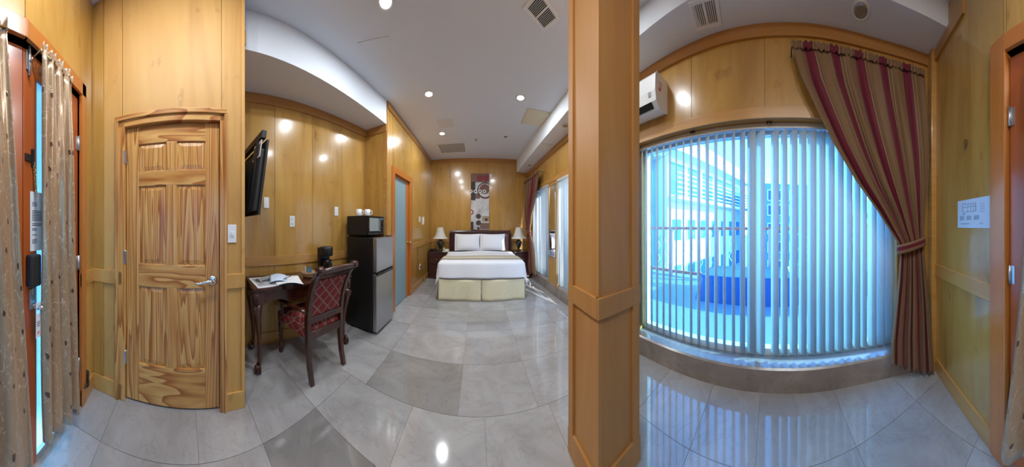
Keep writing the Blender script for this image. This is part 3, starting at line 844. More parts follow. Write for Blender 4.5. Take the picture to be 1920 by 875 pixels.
# entry curtains -----------------------------------------------------
def flat_curtain(name, label, F, sL, sR, ztop, zL, zR, folds, t0, amp, topin, cloth='gold_satin', seed=1, flare=0., wid=1.0):
    """sL,sR: (top,bottom) along the wall frame"""
    rnd = random.Random(seed); ph = [rnd.uniform(0, 6.28) for _ in range(4)]
    t = thing(name, label, 'curtain', F((sL[0] + sR[0]) / 2, t0, min(zL, zR)), 0, 'gold embroidered curtains on the entry doors')
    def fn(u, v):
        zb = zL + (zR - zL) * u
        z = ztop + (zb - ztop) * v
        a = sL[0] + (sL[1] - sL[0]) * v ** 2; c = sR[0] + (sR[1] - sR[0]) * v
        q = 2 * pi * folds * u
        s_ = a + (c - a) * (u + .012 * sin(q * .5 + ph[1]) * v)
        am = amp * (.55 + .45 * v) * (1 + .35 * sin(q * .37 + ph[0]))
        tt = t0 + am * sin(q + .5 * sin(v * 3 + ph[2])) + flare * v * v + .004 * sin(q * 2.3 + v * 9 + ph[3])
        if v > .93: z += .008 * sin(q + ph[3])
        return F(s_, tt, z)
    b = MB(); b.grid(fn, int(folds * 14), 40, uvfn=lambda u, v: (u * wid, v * 2.1))
    b.build('cloth', cloth, t, world=True, solid=.003)
    # gathered heading ruffle
    def hd(u, v):
        z = ztop - .012 + v * .05; a, c = sL[0], sR[0]; q = 2 * pi * folds * u
        return F(a + (c - a) * u, t0 + amp * .5 * sin(q) + (.006 + .010 * v) * sin(q * 3 + 1.3), z + .006 * sin(q * 2.2) * v)
    b = MB(); b.grid(hd, int(folds * 18), 4, uvfn=lambda u, v: (u * wid, v * .05)); b.build('heading', cloth, t, world=True, solid=.003)
    b = MB(); b.tube([F(sL[0] - .008, t0, ztop), F(sR[0] + .008, t0, ztop)], .0045, n=10)
    for s_ in (sL[0] - .006, sR[0] + .006): b.tube([F(s_, t0, ztop), F(s_, -.016, ztop)], .004, n=6)
    b.build('rod', 'gold_metal', t, world=True)
    return t
flat_curtain('door_curtain', 'gold satin curtain on the narrow entry leaf beside the closet', FE1, (FE1.px(78, .05), FE1.px(84, .05)), (FE1.px(134, .05), FE1.px(151, .05)), 2.16, .17, .09, 4, .05, .026, 0, seed=3, wid=.9)
flat_curtain('door_curtain', 'gold satin curtain on the wide entry leaf with the hinges by the window', FE2, (.18, .0), (FE2.len - .115, FE2.len + .02), 2.16, .14, .10, 7, .055, .032, 0, seed=8, wid=1.9)

# ================================================================== BATHROOM DOOR
T = -.03
b = MB()
D4 = struct(MB().fbox(FL, bs0 + .05, bs1 - .19, T - .006, T + .006, .02, 2.06).build('door_4', 'frosted_glass'), 'frosted glass door in orange wooden frame')
MB().fbox(FL, bs1 - .19, bs1 - .075, T - .02, T + .016, .01, 2.07).build('stile', 'orange_frame', D4, bevel=.003)
MB().fbox(FL, bs0 + .05, bs1 - .19, T - .02, T + .016, 2.04, 2.07).build('top_rail', 'orange_frame', D4, bevel=.003)
for a, c in ((bs0 - .045, bs0 + .05), (bs1 - .07, bs1 + .045)):
    MB().fbox(FL, a, c, -.09, .022, .001, 2.17).build('casing', 'orange_frame', D4, bevel=.004)
MB().fbox(FL, bs0 + .05, bs1 - .07, -.09, .022, 2.075, 2.17).build('casing_head', 'orange_frame', D4, bevel=.004)
kx = bs1 - .13
b = MB(); b.tube([FL(kx, T + .016, .98), FL(kx, T + .022, .98)], .028, n=16); b.tube([FL(kx, T + .02, .98), FL(kx, T + .055, .98)], .010, n=10)
b.sphere(FL(kx, T + .07, .98), .026, 14, 8); b.build('door_knob', 'gold_metal', D4, label='brass door knob')
for zc, rr in ((.62, .11), (.30, .16), (1.05, .07)):
    b = MB(); c = FL(bs0 + .42, T + .0072, zc)
    pts = [(c[0], c[1] + rr * .45 * cos(a), zc + rr * sin(a)) for a in [2 * pi * k / 24 for k in range(24)]]
    b.add(pts, [tuple(range(24))]); b.build('etched_petal', 'shade_white' if False else 'frosted_glass', D4)

# ================================================================== TELEVISION
tvx1, tvx0 = -1.265, -1.86
tv = thing('television', 'black flat television on a tilting bracket above the desk', 'television', (-1.56, .432, 1.66))
def tvp(x, f, z):   # f: depth behind the screen plane, tilted forward at the top
    k = (z - 1.36) / .62
    return (x, .545 + .085 * k - f, z)
def tvbox(x0, x1, f0, f1, z0, z1):
    vs = [tvp(x, f, z) for z in (z0, z1) for f in (f0, f1) for x in (x0, x1)]
    return MB().add(vs, [(0, 2, 3, 1), (4, 5, 7, 6), (0, 1, 5, 4), (2, 6, 7, 3), (0, 4, 6, 2), (1, 3, 7, 5)])
tvbox(tvx0, tvx1, 0, .02, 1.36, 1.93).build('bezel', 'black_satin', tv, world=True, bevel=.003)
tvbox(tvx0 + .03, tvx1 - .015, .02, .05, 1.39, 1.86).build('back_cover', 'black_matte', tv, world=True, bevel=.006)
tvbox(tvx0 + .012, tvx1 - .012, -.002, .001, 1.385, 1.92).build('screen', 'black_gloss', tv, world=True)
tvbox(tvx0 + .05, tvx1 - .02, .02, .06, 1.945, 2.005).build('bracket_head', 'black_satin', tv, world=True, bevel=.003)
tvbox(tvx1 - .10, tvx1 - .065, .045, .07, 1.40, 1.96).build('bracket_arm', 'black_satin', tv, world=True, bevel=.003)
tvbox(tvx1 - .17, tvx1 - .02, .05, .056, 1.80, 1.93).build('vent_plate', 'grey_grille', tv, world=True)
b = MB()
for i in range(8):
    z = 1.815 + i * .012
    vs = tvbox(tvx1 - .165, tvx1 - .03, .056, .058, z, z + .005); b.add(vs.v, vs.f)
b.build('vent_slot', 'black_matte', tv, world=True)
MB().box(-1.66, -1.46, .436, .50, 1.60, 1.80).build('wall_mount', 'black_satin', tv, world=True, bevel=.004)

# ================================================================== DESK
dang = atan2(FN.u.y, FN.u.x)       # desk length runs along the niche wall
dc = Vector((-1.572, 1.12))
desk = thing('writing_desk', 'dark mahogany writing desk with carved cabriole legs', 'desk', (dc.x, dc.y, 0), dang)
LD, WD = 1.04, .425      # local: x along wall, -y towards the room... room side is -y
def shaped(l, w_, bow=.0, r=.03, n=10):
    pts = []
    cor = [(l / 2, -w_ / 2), (l / 2, w_ / 2), (-l / 2, w_ / 2), (-l / 2, -w_ / 2)]
    # front edge (y=-w/2) serpentine from -l/2 to l/2
    for i in range(25):
        q = i / 24; x = -l / 2 + l * q
        pts.append((x, -w_ / 2 - bow * (cos(2 * pi * q * 1.0) * .5 + .5) * 0 + bow * (0.5 - 0.5 * cos(4 * pi * q)) * (1 if .25 < q < .75 else .6)))
    pts += [(l / 2 + .004, -w_ / 4), (l / 2, 0), (l / 2, w_ / 2), (-l / 2, w_ / 2), (-l / 2, 0), (-l / 2 - .004, -w_ / 4)]
    return pts
b = MB().prism(shaped(LD, WD, .022), 'z', .722, .748); b.build('top', 'mahogany', desk, bevel=.007)
b = MB().prism(shaped(LD - .03, WD - .03, .02), 'z', .706, .722); b.build('top_moulding', 'mahogany', desk)
# aprons with wavy lower edge
def apron(length, seed):
    n = 24; pts = [(-length / 2, .706)]
    for i in range(n + 1):
        q = i / n
        pts.append((-length / 2 + length * q, .60 + .028 * (.5 - .5 * cos(6 * pi * q)) + (.03 if .42 < q < .58 else 0) * -1 * cos((q - .5) * pi / .16) * .8))
    pts.append((length / 2, .706)); return pts
b = MB().prism(apron(LD - .16, 0), 'y', -WD / 2 + .035, -WD / 2 + .055); b.build('apron', 'mahogany', desk)
b = MB().prism(apron(LD - .16, 0), 'y', WD / 2 - .055, WD / 2 - .035); b.build('apron', 'mahogany', desk)
for sx_ in (-1, 1):
    b = MB().prism([(p[0] * (WD - .14) / (LD - .16), p[1]) for p in apron(LD - .16, 0)], 'x', sx_ * (LD / 2 - .055), sx_ * (LD / 2 - .035)); b.build('apron', 'mahogany', desk)
for sx_ in (-1, 1):
    for sy_ in (-1, 1):
        cx, cy = sx_ * (LD / 2 - .055), sy_ * (WD / 2 - .055)
        b = MB()
        b.prism([(cx - .045, cy - .045), (cx + .045, cy - .045), (cx + .045, cy + .045), (cx - .045, cy + .045)], 'z', .60, .708)
        for i in range(6):      # reeding
            a = -pi / 2 * i / 5
            o = .05
            for q in range(1):
                px_, py_ = cx + sx_ * (.018 + .032 * cos(a)), cy + sy_ * (.018 - .032 * sin(a))
                b.tube([(px_, py_, .605), (px_, py_, .70)], .0075, n=6)
        blk = b.build('corner_block', 'mahogany', desk)
        o = Vector((sx_, sy_)).normalized()
        path = [(.60, .012, .040), (.56, .020, .042), (.50, .018, .034), (.42, .006, .026), (.30, -.008, .020), (.18, -.014, .0165), (.10, -.010, .0165), (.06, -.002, .020)]
        b = MB(); b.tube([(cx + o.x * q[1] * 1.2, cy + o.y * q[1] * 1.2, q[0]) for q in path], [q[2] for q in path], n=12)
        leg = b.build('leg', 'mahogany', desk)
        b = MB(); fx, fy = cx + o.x * .006, cy + o.y * .006
        b.sphere((fx, fy, .030), .030, 12, 8, (1, 1, 1.0))
        for k in range(4):
            a = atan2(o.y, o.x) + (k - 1.5) * .8
            b.tube([(fx + .010 * cos(a), fy + .010 * sin(a), .075), (fx + .030 * cos(a), fy + .030 * sin(a), .045), (fx + .034 * cos(a), fy + .034 * sin(a), .018), (fx + .030 * cos(a), fy + .030 * sin(a), .002)], [.008, .009, .008, .005], n=6)
        b.build('claw_foot', 'mahogany', leg)
        # carved knee scroll
        b = MB(); b.tube([(cx + o.x * .034, cy + o.y * .034, .60), (cx + o.x * .062, cy + o.y * .062, .57), (cx + o.x * .056, cy + o.y * .056, .53), (cx + o.x * .040, cy + o.y * .040, .50)], [.012, .016, .013, .006], n=8)
        b.build('knee_carving', 'mahogany', leg)

DM = Matrix.Translation((dc.x, dc.y, 0)) @ Matrix.Rotation(dang, 4, 'Z')
def on_desk(x, y): p = DM @ Vector((x, y, 0)); return (p.x, p.y, .7485)
# px -> point on desk top plane
def desk_px(px, py):
    d = FP * (EYE - .7485) / (py - HY); a = az(px); return (d * sin(a), d * cos(a), .7485)
# magazines and papers
p = on_desk(-.30, -.04)
t = thing('magazine', 'large open grey magazine lying flat on the desk', 'magazine', p, dang + .10)
MB().box(-.20, .0, -.15, .15, 0, .008).build('page_block', 'paper', t, bevel=.002)
MB().box(.001, .20, -.15, .15, 0, .008).build('page_block', 'magazine_green', t, bevel=.002)
for i in range(9): MB().box(-.18, -.03, -.13 + i * .028, -.115 + i * .028, .008, .0084).build('print', 'ink' if i % 3 else 'magazine_grey', t)
MB().box(.02, .18, -.12, .05, .008, .0085).build('picture', 'magazine_grey', t)
MB().box(.03, .12, .06, .13, .008, .0085).build('picture', 'paper', t)
p = on_desk(-.33, .02)
t = thing('folded_leaflet', 'black and white folded leaflet standing tilted on the open magazine', 'leaflet', (p[0], p[1], .758), dang + .5)
b = MB(); b.add([(-.13, -.05, .0), (.13, -.05, .0), (.13, .01, .028), (-.13, .01, .028), (.13, .05, 0), (-.13, .05, 0), (-.13, -.05, -.001), (.13, -.05, -.001)], [(0, 1, 2, 3), (3, 2, 4, 5), (0, 3, 5, 6), (1, 7, 4, 2)])
b.build('cover', 'magazine_grey', t)
MB().add([(-.11, -.048, .003), (.11, -.048, .003), (.11, -.03, .012), (-.11, -.03, .012)], [(0, 1, 2, 3)]).build('dark_band', 'ink', t, solid=.001)
p = on_desk(-.17, -.10)
t = thing('paper_sheet', 'curled white paper sheet hanging over the desk edge', 'paper', (p[0], p[1], .760), dang - .25)
def cs(u, v):
    x = -.12 + .24 * u; y = -.17 + .30 * v
    return (x, y, .004 + .010 * sin(3 * u + 2 * v) * (1 - v) + .018 * (1 - v) ** 3 * sin(2.5 * u + .4) + .006 * v)
MB().grid(cs, 14, 14).build('sheet', 'paper', t, solid=.001)
def cs2(u, v):
    x = -.17 + .16 * u; y = -.10 + .2 * v
    return (x, y, .018 + .016 * sin(pi * u) + .01 * v)
MB().grid(cs2, 8, 8).build('folded_corner', 'paper_blue', t, solid=.001)
p = on_desk(-.19, -.14)
t = thing('pen', 'slim dark pen on the white papers', 'pen', (p[0], p[1], .802), dang + .6)
b = MB(); b.tube([(-.06, 0, 0), (.055, 0, 0), (.07, 0, 0)], [.004, .004, .001], n=8); b.build('barrel', 'ink', t)
MB().tube([(-.065, 0, 0), (-.03, 0, .005)], .0012, n=5).build('clip', 'chrome', t)
p = desk_px(579, 519)
t = thing('wicker_basket', 'round tan wicker basket holding packets on the desk', 'basket', (p[0], p[1], .7485))
prof = [(.040, 0), (.052, .004), (.068, .03), (.074, .058), (.070, .060), (.062, .03), (.045, .010), (.01, .010)]
MB().lathe(prof, n=28).build('bowl', 'wicker', t)
b = MB()
for i in range(5):
    z = .010 + i * .011; r = .056 + .019 * (i / 4) ** .7
    b.tube([(r * cos(a), r * sin(a), z) for a in [2 * pi * k / 24 for k in range(25)]], .0035, n=5)
b.build('weave', 'wicker', t)
for k, (dx, dy, mt, lb, an) in enumerate(((-.022, .0, 'packet_green', 'dark green tea packet standing in the wicker basket', .2), (.012, .012, 'packet_blue', 'dark blue coffee packet standing in the wicker basket', -.3), (-.01, -.024, 'paper', 'white sugar packet standing in the wicker basket', .5))):
    q = thing('drink_packet', lb, 'packet', (p[0] + dx, p[1] + dy, .760), an + 2.2, 'packets in the basket')
    b = MB()
    def pk(u, v, s=1): return (-.032 + .064 * u, s * .008 * sin(pi * u) * sin(pi * v) + .010 * v, .085 * v)
    b.grid(lambda u, v: pk(u, v, 1), 6, 6); b.grid(lambda u, v: pk(u, v, -1), 6, 6); b.build('pouch', mt, q)
    MB().box(-.033, .033, .009, .012, .083, .095).build('seal', mt, q)
# coffee maker
p = desk_px(604, 512); ax, ay = on_desk(.36, .06)[:2]
t = thing('coffee_maker', 'black upright coffee maker at the far end of the desk', 'coffee maker', (ax, ay, .7485), dang)
MB().box(-.075, .075, -.09, .08, 0, .03).build('base', 'black_satin', t, bevel=.008)
MB().box(-.07, .07, .02, .08, .03, .28).build('tower', 'black_satin', t, bevel=.012)
MB().lathe([(.0, .19), (.068, .19), (.074, .20), (.074, .28), (.066, .292), (.0, .292)], cx=0, cy=-.012, n=26).build('brew_head', 'black_satin', t)
MB().lathe([(.0, .032), (.050, .032), (.056, .06), (.050, .13), (.040, .15), (.0, .15)], cx=0, cy=-.035, n=22).build('carafe', 'black_gloss', t)
MB().tube([(0, -.085, .06), (0, -.115, .08), (0, -.112, .13), (0, -.08, .142)], .007, n=8).build('carafe_handle', 'black_satin', t)

# ================================================================== ARMCHAIR
ch = thing('armchair', 'dark wooden scroll-back armchair in red lattice fabric at the desk', 'chair', (-1.425, 1.145, 0), radians(86))
# local: front = +y, x right; seat centre at origin; rear legs at y=-.24
RW, FW = .178, .228
PP = [(.0, -.278), (.12, -.246), (.28, -.226), (.42, -.224), (.50, -.224), (.62, -.238), (.76, -.280), (.86, -.330), (.925, -.380)]
def post_y(z):
    for (z0, y0), (z1, y1) in zip(PP, PP[1:]):
        if z0 <= z <= z1: return y0 + (y1 - y0) * (z - z0) / (z1 - z0)
    return PP[-1][1]
def post(sx_):
    pts = PP
    rings = []
    for z, y in pts:
        w_ = .018; d = .021 if z < .3 else .026
        if z < .05: d = .018
        x = sx_ * (RW + .010 * (z / .9))
        rings.append([(x - w_, y - d, z), (x + w_, y - d, z), (x + w_, y + d, z), (x - w_, y + d, z)])
    return MB().loft(rings, smooth=False)
for s_ in (-1, 1):
    o = post(s_).build('rear_post', 'mahogany', ch, bevel=.005)
    b = MB(); x = s_ * (RW + .010); b.tube([(x - .024, -.398, .94), (x + .024, -.398, .94)], .034, n=18, smooth=True); b.build('scroll', 'mahogany', o)
# top rail: rolled crest
b = MB(); rings = []
for i in range(17):
    q = i / 16; x = -RW - .01 + 2 * (RW + .01) * q; h = .012 * sin(pi * q)
    prof = [(-.312, .855), (-.350, .905), (-.378, .935), (-.410, .955 + h), (-.428, .945 + h), (-.424, .925), (-.392, .905), (-.362, .872), (-.338, .845)]
    rings.append([(x, y, z) for y, z in prof])
b.loft(rings); b.build('crest_rail', 'mahogany', ch)
b = MB().add([], []); b.box(-RW, RW, -.252, -.214, .475, .53); b.build('back_rail', 'mahogany', ch, bevel=.006)
# upholstered back panel (slightly padded both sides)
def back(side):
    def fn(u, v):
        z = .525 + .335 * v
        yb = post_y(z)
        puff = side * (.013 + .008 * sin(pi * u) * sin(pi * v))
        return (-.158 + .316 * u, yb + puff, z)
    return fn
b = MB()
for s_ in (-1, 1): b.grid(back(s_), 12, 12, uvfn=lambda u, v: (u * 2.9, v * 3.0))
bp = b.build('back_cushion', 'lattice_cloth', ch)
for q in (-RW + .002, RW - .021):
    MB().loft([[(q + a_, post_y(z) + c_, z) for a_, c_ in ((0, -.016), (.019, -.016), (.019, .016), (0, .016))] for z in (.53, .62, .69, .76, .81, .86)], smooth=False).build('back_stile', 'mahogany', ch)
# seat
def ring_at(y): return RW + (FW - RW) * (y + .24) / .48
b = MB(); b.prism([(-RW - .01, -.245), (RW + .01, -.245), (FW + .012, .245), (-FW - .012, .245)], 'z', .335, .405); b.build('seat_frame', 'mahogany', ch, bevel=.008)
def seat(u, v):
    y = -.235 + .475 * v; w_ = ring_at(y) + .004
    e = max(abs(2 * u - 1), abs(2 * v - 1))
    return (-w_ + 2 * w_ * u, y, .395 + .07 * (1 - e ** 6) ** .5)
b = MB(); b.grid(seat, 18, 18, uvfn=lambda u, v: (u * 4, v * 4)); b.build('seat_cushion', 'lattice_cloth', ch)
# padded sides below the cushion
for s_ in (-1, 1):
    b = MB(); b.add([(s_ * (RW + .012), -.21, .345), (s_ * (FW + .013), .20, .345), (s_ * (FW + .013), .20, .43), (s_ * (RW + .012), -.21, .43)], [(0, 1, 2, 3)])
    b.uv = {0: (0, 0), 1: (3, 0), 2: (3, .8), 3: (0, .8)}; b.build('side_upholstery', 'lattice_cloth', ch, solid=.008)
for s_ in (-1, 1):
    x = s_ * (FW - .012)
    MB().lathe([(.020, .0), (.024, .012), (.022, .03), (.013, .045), (.024, .06), (.026, .075), (.014, .09), (.016, .11), (.026, .26), (.028, .30), (.020, .312), (.028, .32), (.028, .345)], cx=x, cy=.215, n=16).build('front_leg', 'mahogany', ch)
    # arm: from rear post forward, dipping and ending in a scroll, on a turned support
    xa = s_ * (FW + .008)
    pts = [(s_ * (RW + .014), -.225, .560), (s_ * (RW + .03), -.12, .566), (xa, .02, .560), (xa + s_ * .012, .12, .552), (xa + s_ * .012, .185, .550), (xa + s_ * .01, .22, .542)]
    MB().tube(pts, [.020, .021, .024, .027, .028, .022], n=12, flat=.75).build('arm', 'mahogany', ch)
    MB().tube([(s_ * (FW - .0), .11, .40), (s_ * (FW + .006), .135, .45), (xa, .15, .50), (xa + s_ * .01, .15, .545)], [.022, .017, .018, .016], n=10).build('arm_support', 'mahogany', ch)

# ================================================================== REFRIGERATOR, MICROWAVE, MUGS
fr = thing('refrigerator', 'compact two-door refrigerator with silver front and black sides', 'refrigerator', (-1.335, 2.075, 0))
MB().box(-.225, .165, -.215, .215, .02, 1.135).build('cabinet', 'black_satin', fr, bevel=.006)
MB().box(.17, .225, -.217, .217, .735, 1.138).build('freezer_door', 'fridge_silver', fr, bevel=.010)
MB().box(.17, .225, -.217, .217, .035, .712).build('main_door', 'fridge_silver', fr, bevel=.010)
MB().box(.166, .218, -.212, .212, .711, .736).build('handle_recess', 'dark_gap', fr)
MB().box(.205, .232, -.215, .205, .690, .722).build('handle', 'black_gloss', fr, bevel=.004)
MB().box(.15, .20, .12, .21, 1.136, 1.15).build('hinge_cover', 'black_satin', fr, bevel=.003)
b = MB(); b.sphere((.226, .06, 1.06), .022, 12, 6, (.06, 1, .45)); b.build('badge', 'brushed_steel', fr)
for x in (-.18, .13):
    for y in (-.18, .18): MB().lathe([(.018, .001), (.018, .022)], cx=x, cy=y, n=10).build('foot', 'black_matte', fr)
mw = thing('microwave', 'small black microwave oven on top of the refrigerator', 'microwave', (-1.42, 2.085, 1.152))
MB().box(-.17, .145, -.19, .19, .012, .255).build('case', 'black_satin', mw, bevel=.005)
MB().box(.146, .170, -.19, .085, .014, .253).build('door', 'black_gloss', mw, bevel=.004)
MB().box(.1705, .1715, -.165, .06, .06, .225).build('window', 'magazine_grey', mw)
MB().box(.146, .170, .088, .19, .014, .253).build('control_panel', 'black_gloss', mw, bevel=.004)
MB().box(.1705, .172, .104, .175, .205, .232).build('display', 'packet_blue', mw)
MB().box(.172, .182, .066, .080, .05, .225).build('handle', 'brushed_steel', mw, bevel=.003)
MB().box(.168, .173, .182, .190, .02, .25).build('silver_edge', 'brushed_steel', mw)
for r_ in range(4):
    for c_ in range(3): MB().box(.1705, .173, .106 + c_ * .024, .122 + c_ * .024, .05 + r_ * .034, .072 + r_ * .034).build('button', 'black_satin', mw, bevel=.002)
for i in range(6): MB().box(-.145 + i * .030, -.128 + i * .030, -.1915, -.1895, .035, .105).build('vent_slot', 'dark_gap', mw)
for x in (-.14, .12):
    for y in (-.16, .16): MB().lathe([(.012, .0), (.012, .014)], cx=x, cy=y, n=8).build('foot', 'black_matte', mw)
def mug(loc, rz, label):
    t = thing('mug', label, 'mug', loc, rz, 'white mugs on the microwave')
    MB().lathe([(.0, .0), (.034, .0), (.038, .006), (.039, .09), (.035, .09), (.034, .012), (.0, .010)], n=24).build('cup', 'plastic_white', t)
    MB().tube([(.037, 0, .072), (.058, 0, .074), (.066, 0, .05), (.056, 0, .024), (.037, 0, .02)], .005, n=8).build('handle', 'plastic_white', t)
    return t
mz = 1.152 + .2555
mug((-1.46, 1.985, mz), .9, 'white mug beside its twin with handle hidden')
mug((-1.385, 2.075, mz), .75, 'white mug showing its round handle')

# ================================================================== BED
BX = .075
bed = thing('bed', 'queen bed with dark mahogany headboard and cream dotted skirt', 'bed', (BX, 3.98, 0))
yF, yB = 3.19 - 3.98, 4.74 - 3.98
MB().box(-.745, .745, .765, .825, .02, 1.09).build('headboard', 'mahogany_bed', bed, bevel=.006)
hb = bpy.data.objects['headboard']
b = MB(); rings = []
for x in (-.775, .775): rings.append([(x, y, z) for y, z in ((.845, 1.08), (.745, 1.08), (.735, 1.10), (.730, 1.13), (.745, 1.155), (.80, 1.162), (.845, 1.155))])
b.loft(rings, smooth=False); b.build('headboard_cap', 'mahogany_bed', hb)
for s_ in (-1, 1): MB().box(s_ * .775 - .02, s_ * .775 + .02, .755, .845, .001, 1.085).build('headboard_post', 'mahogany_bed', hb, bevel=.005)
MB().box(-.68, .68, .757, .768, .62, 1.04).build('headboard_panel', 'mahogany_bed', hb, bevel=.008)
MB().box(-.74, .74, yF + .02, yB, .10, .34).build('box_spring', 'sheet_white', bed, bevel=.02)
MB().box(-.745, .745, yF + .01, yB, .34, .615).build('mattress', 'sheet_white', bed, bevel=.06, seg=4)
def skirt(p0, p1, n, seed, nm='bed_skirt'):
    rnd = random.Random(seed); p0 = Vector(p0); p1 = Vector(p1); d = (p1 - p0); l = d.length; u_ = d / l; nn_ = Vector((u_.y, -u_.x)); ph = rnd.uniform(0, 6)
    def fn(u, v):
        z = .355 - .35 * v
        a = p0 + d * u + nn_ * (.004 + .030 * v + .012 * v * sin(u * l * 9 + ph) + .008 * v * sin(u * l * 21 + 2 * ph))
        return (a.x, a.y, z)
    MB().grid(fn, n, 8, uvfn=lambda u, v: (u * l, v * .35)).build(nm, 'skirt_cream', bed, solid=.004)
skirt((-.745, yF + .0), (-.012, yF), 24, 1); skirt((-.002, yF), (.745, yF), 24, 2)
skirt((-.755, yB), (-.755, yF + .07), 40, 3); skirt((.755, yF + .07), (.755, yB), 40, 4)
skirt((-.755, yF + .06), (-.748, yF + .0), 5, 5, 'skirt_corner'); skirt((.748, yF + .0), (.755, yF + .06), 5, 6, 'skirt_corner')

def drape(WW, y0, y1, zt, hang, front, r=.05, flare=.10, wob=.012, zoff=0.):
    """cloth over the mattress: u across, v along, sides hang by hang"""
    def fn(a, bb):
        ea = max(0, abs(a) - WW / 2); eb = max(0, y0 - bb) if front else 0
        xa = max(-WW / 2, min(WW / 2, a)); yb = max(y0, bb) if front else bb
        e = hypot(ea, eb)
        z = zt + .018 * cos(pi * xa / WW) ** 2 + .006 * sin(5 * xa + 3 * yb) * .6
        if e > 1e-6:
            dx, dy = (ea * (1 if a > 0 else -1)) / e, -eb / e
            q = r * pi / 2
            if e < q:
                th = e / r; o = r * sin(th); dz = r * (1 - cos(th))
            else:
                o = r + (e - q) * flare; dz = r + (e - q) * .985
            o += wob * min(1, e / hang) * sin((a * 11 if eb > ea else bb * 11) + 1.3) 
            xa += dx * o; yb += dy * o; z -= dz
        return (xa, yb, z + zoff)
    return fn
duv = thing('duvet', 'smooth white duvet spread over the bed', 'bedding', (BX, 3.98, .34))
hang = .30
WW = 1.44; A = WW / 2 + hang; f = drape(WW, yF + .07, yB, .640, hang, True, flare=.17)
yfa = yF + .07 - hang; yba = yB - .34
b = MB(); 
def dfn(u, v):
    p = f(-A + 2 * A * u, yfa + (yba - yfa) * v); return (p[0], p[1], p[2] - .34)
b.grid(dfn, 60, 60); b.build('cover', 'sheet_white', duv, solid=.012)
# turned-down fold near the pillows
f2 = drape(WW, yF + .07, yB, .655, hang, False)
def ffn(u, v):
    p = f2(-A + 2 * A * u, yba - .16 + .20 * v); return (p[0], p[1], p[2] - .34 + .012 * sin(pi * v))
MB().grid(ffn, 60, 6).build('turned_fold', 'sheet_white', duv, solid=.012)
f3 = drape(WW + .015, yF + .07, yB, .651, hang, False)
run = thing('bed_runner', 'beige striped runner laid across the white duvet', 'bedding', (BX, 3.98, .34))
ry0, ry1 = yF + .24, yF + .60
def strip(y0, y1, mt, nm, up):
    def rfn(u, v):
        aa = (WW / 2 + .10); p = f3(-aa + 2 * aa * u, y0 + (y1 - y0) * v); return (p[0], p[1], p[2] - .34 + .004 + up)
    MB().grid(rfn, 50, 5).build(nm, mt, run, solid=.006)
strip(ry0, ry1, 'runner_beige', 'cloth', 0); strip(ry0 - .004, ry0 + .02, 'runner_edge', 'edge_band', .003); strip(ry1 - .02, ry1 + .004, 'runner_edge', 'edge_band', .003)
def pillow(x, label, rz):
    t = thing('pillow', label, 'pillow', (x, 4.60, .66), rz, 'pillows against the headboard')
    def side(sg):
        def fn(u, v):
            a, c = 2 * u - 1, 2 * v - 1
            px_ = (1 - .055 * (1 - c * c)) ; pz_ = (1 - .06 * (1 - a * a))
            th = max(0, (1 - abs(a) ** 3.0)) ** .55 * max(0, (1 - abs(c) ** 3.0)) ** .55
            return (.315 * a * px_, sg * .085 * th, .215 + .215 * c * pz_)
        return fn
    b = MB(); b.grid(side(1), 18, 14); b.grid(side(-1), 18, 14)
    o = b.build('pillowcase', 'sheet_white', t)
    b = MB(); b.add([(-.315, -.004, .0), (-.285, -.004, .006), (-.285, -.004, .424), (-.315, -.004, .43)], [(0, 1, 2, 3)]); b.build('flange', 'sheet_white', t, solid=.006)
    t.rotation_euler = (-.22, 0, rz)
    return t
pillow(-.245, 'white pillow on the side of the telephone', .02)
pillow(.385, 'white pillow on the side of the window', -.03)

# ================================================================== NIGHTSTANDS, LAMPS
def nightstand(loc, label):
    t = thing('nightstand', label, 'nightstand', loc, 0, 'nightstands')
    MB().box(-.205, .205, -.20, .20, .05, .615).build('body', 'mahogany_bed', t, bevel=.004)
    MB().box(-.213, .213, -.215, .21, .615, .650).build('top', 'mahogany_bed', t, bevel=.008)
    MB().box(-.212, .212, -.21, .205, .001, .06).build('plinth', 'mahogany_bed', t, bevel=.006)
    for z0, z1 in ((.10, .34), (.36, .595)):
        d = MB().box(-.19, .19, -.214, -.198, z0, z1).build('drawer', 'mahogany_bed', t, bevel=.004)
        MB().box(-.17, .17, -.219, -.213, z0 + .03, z1 - .03).build('drawer_panel', 'mahogany_bed', d, bevel=.003)
        b = MB(); b.sphere((0, -.235, (z0 + z1) / 2), .014, 10, 6); b.tube([(0, -.215, (z0 + z1) / 2), (0, -.235, (z0 + z1) / 2)], .006, n=8); b.build('knob', 'gold_metal', d)
    return t
nightstand((-.972, 4.60, 0), 'dark mahogany nightstand with telephone in the corner by the frosted door')
nightstand((1.102, 4.60, 0), 'dark mahogany nightstand beside the window curtain')
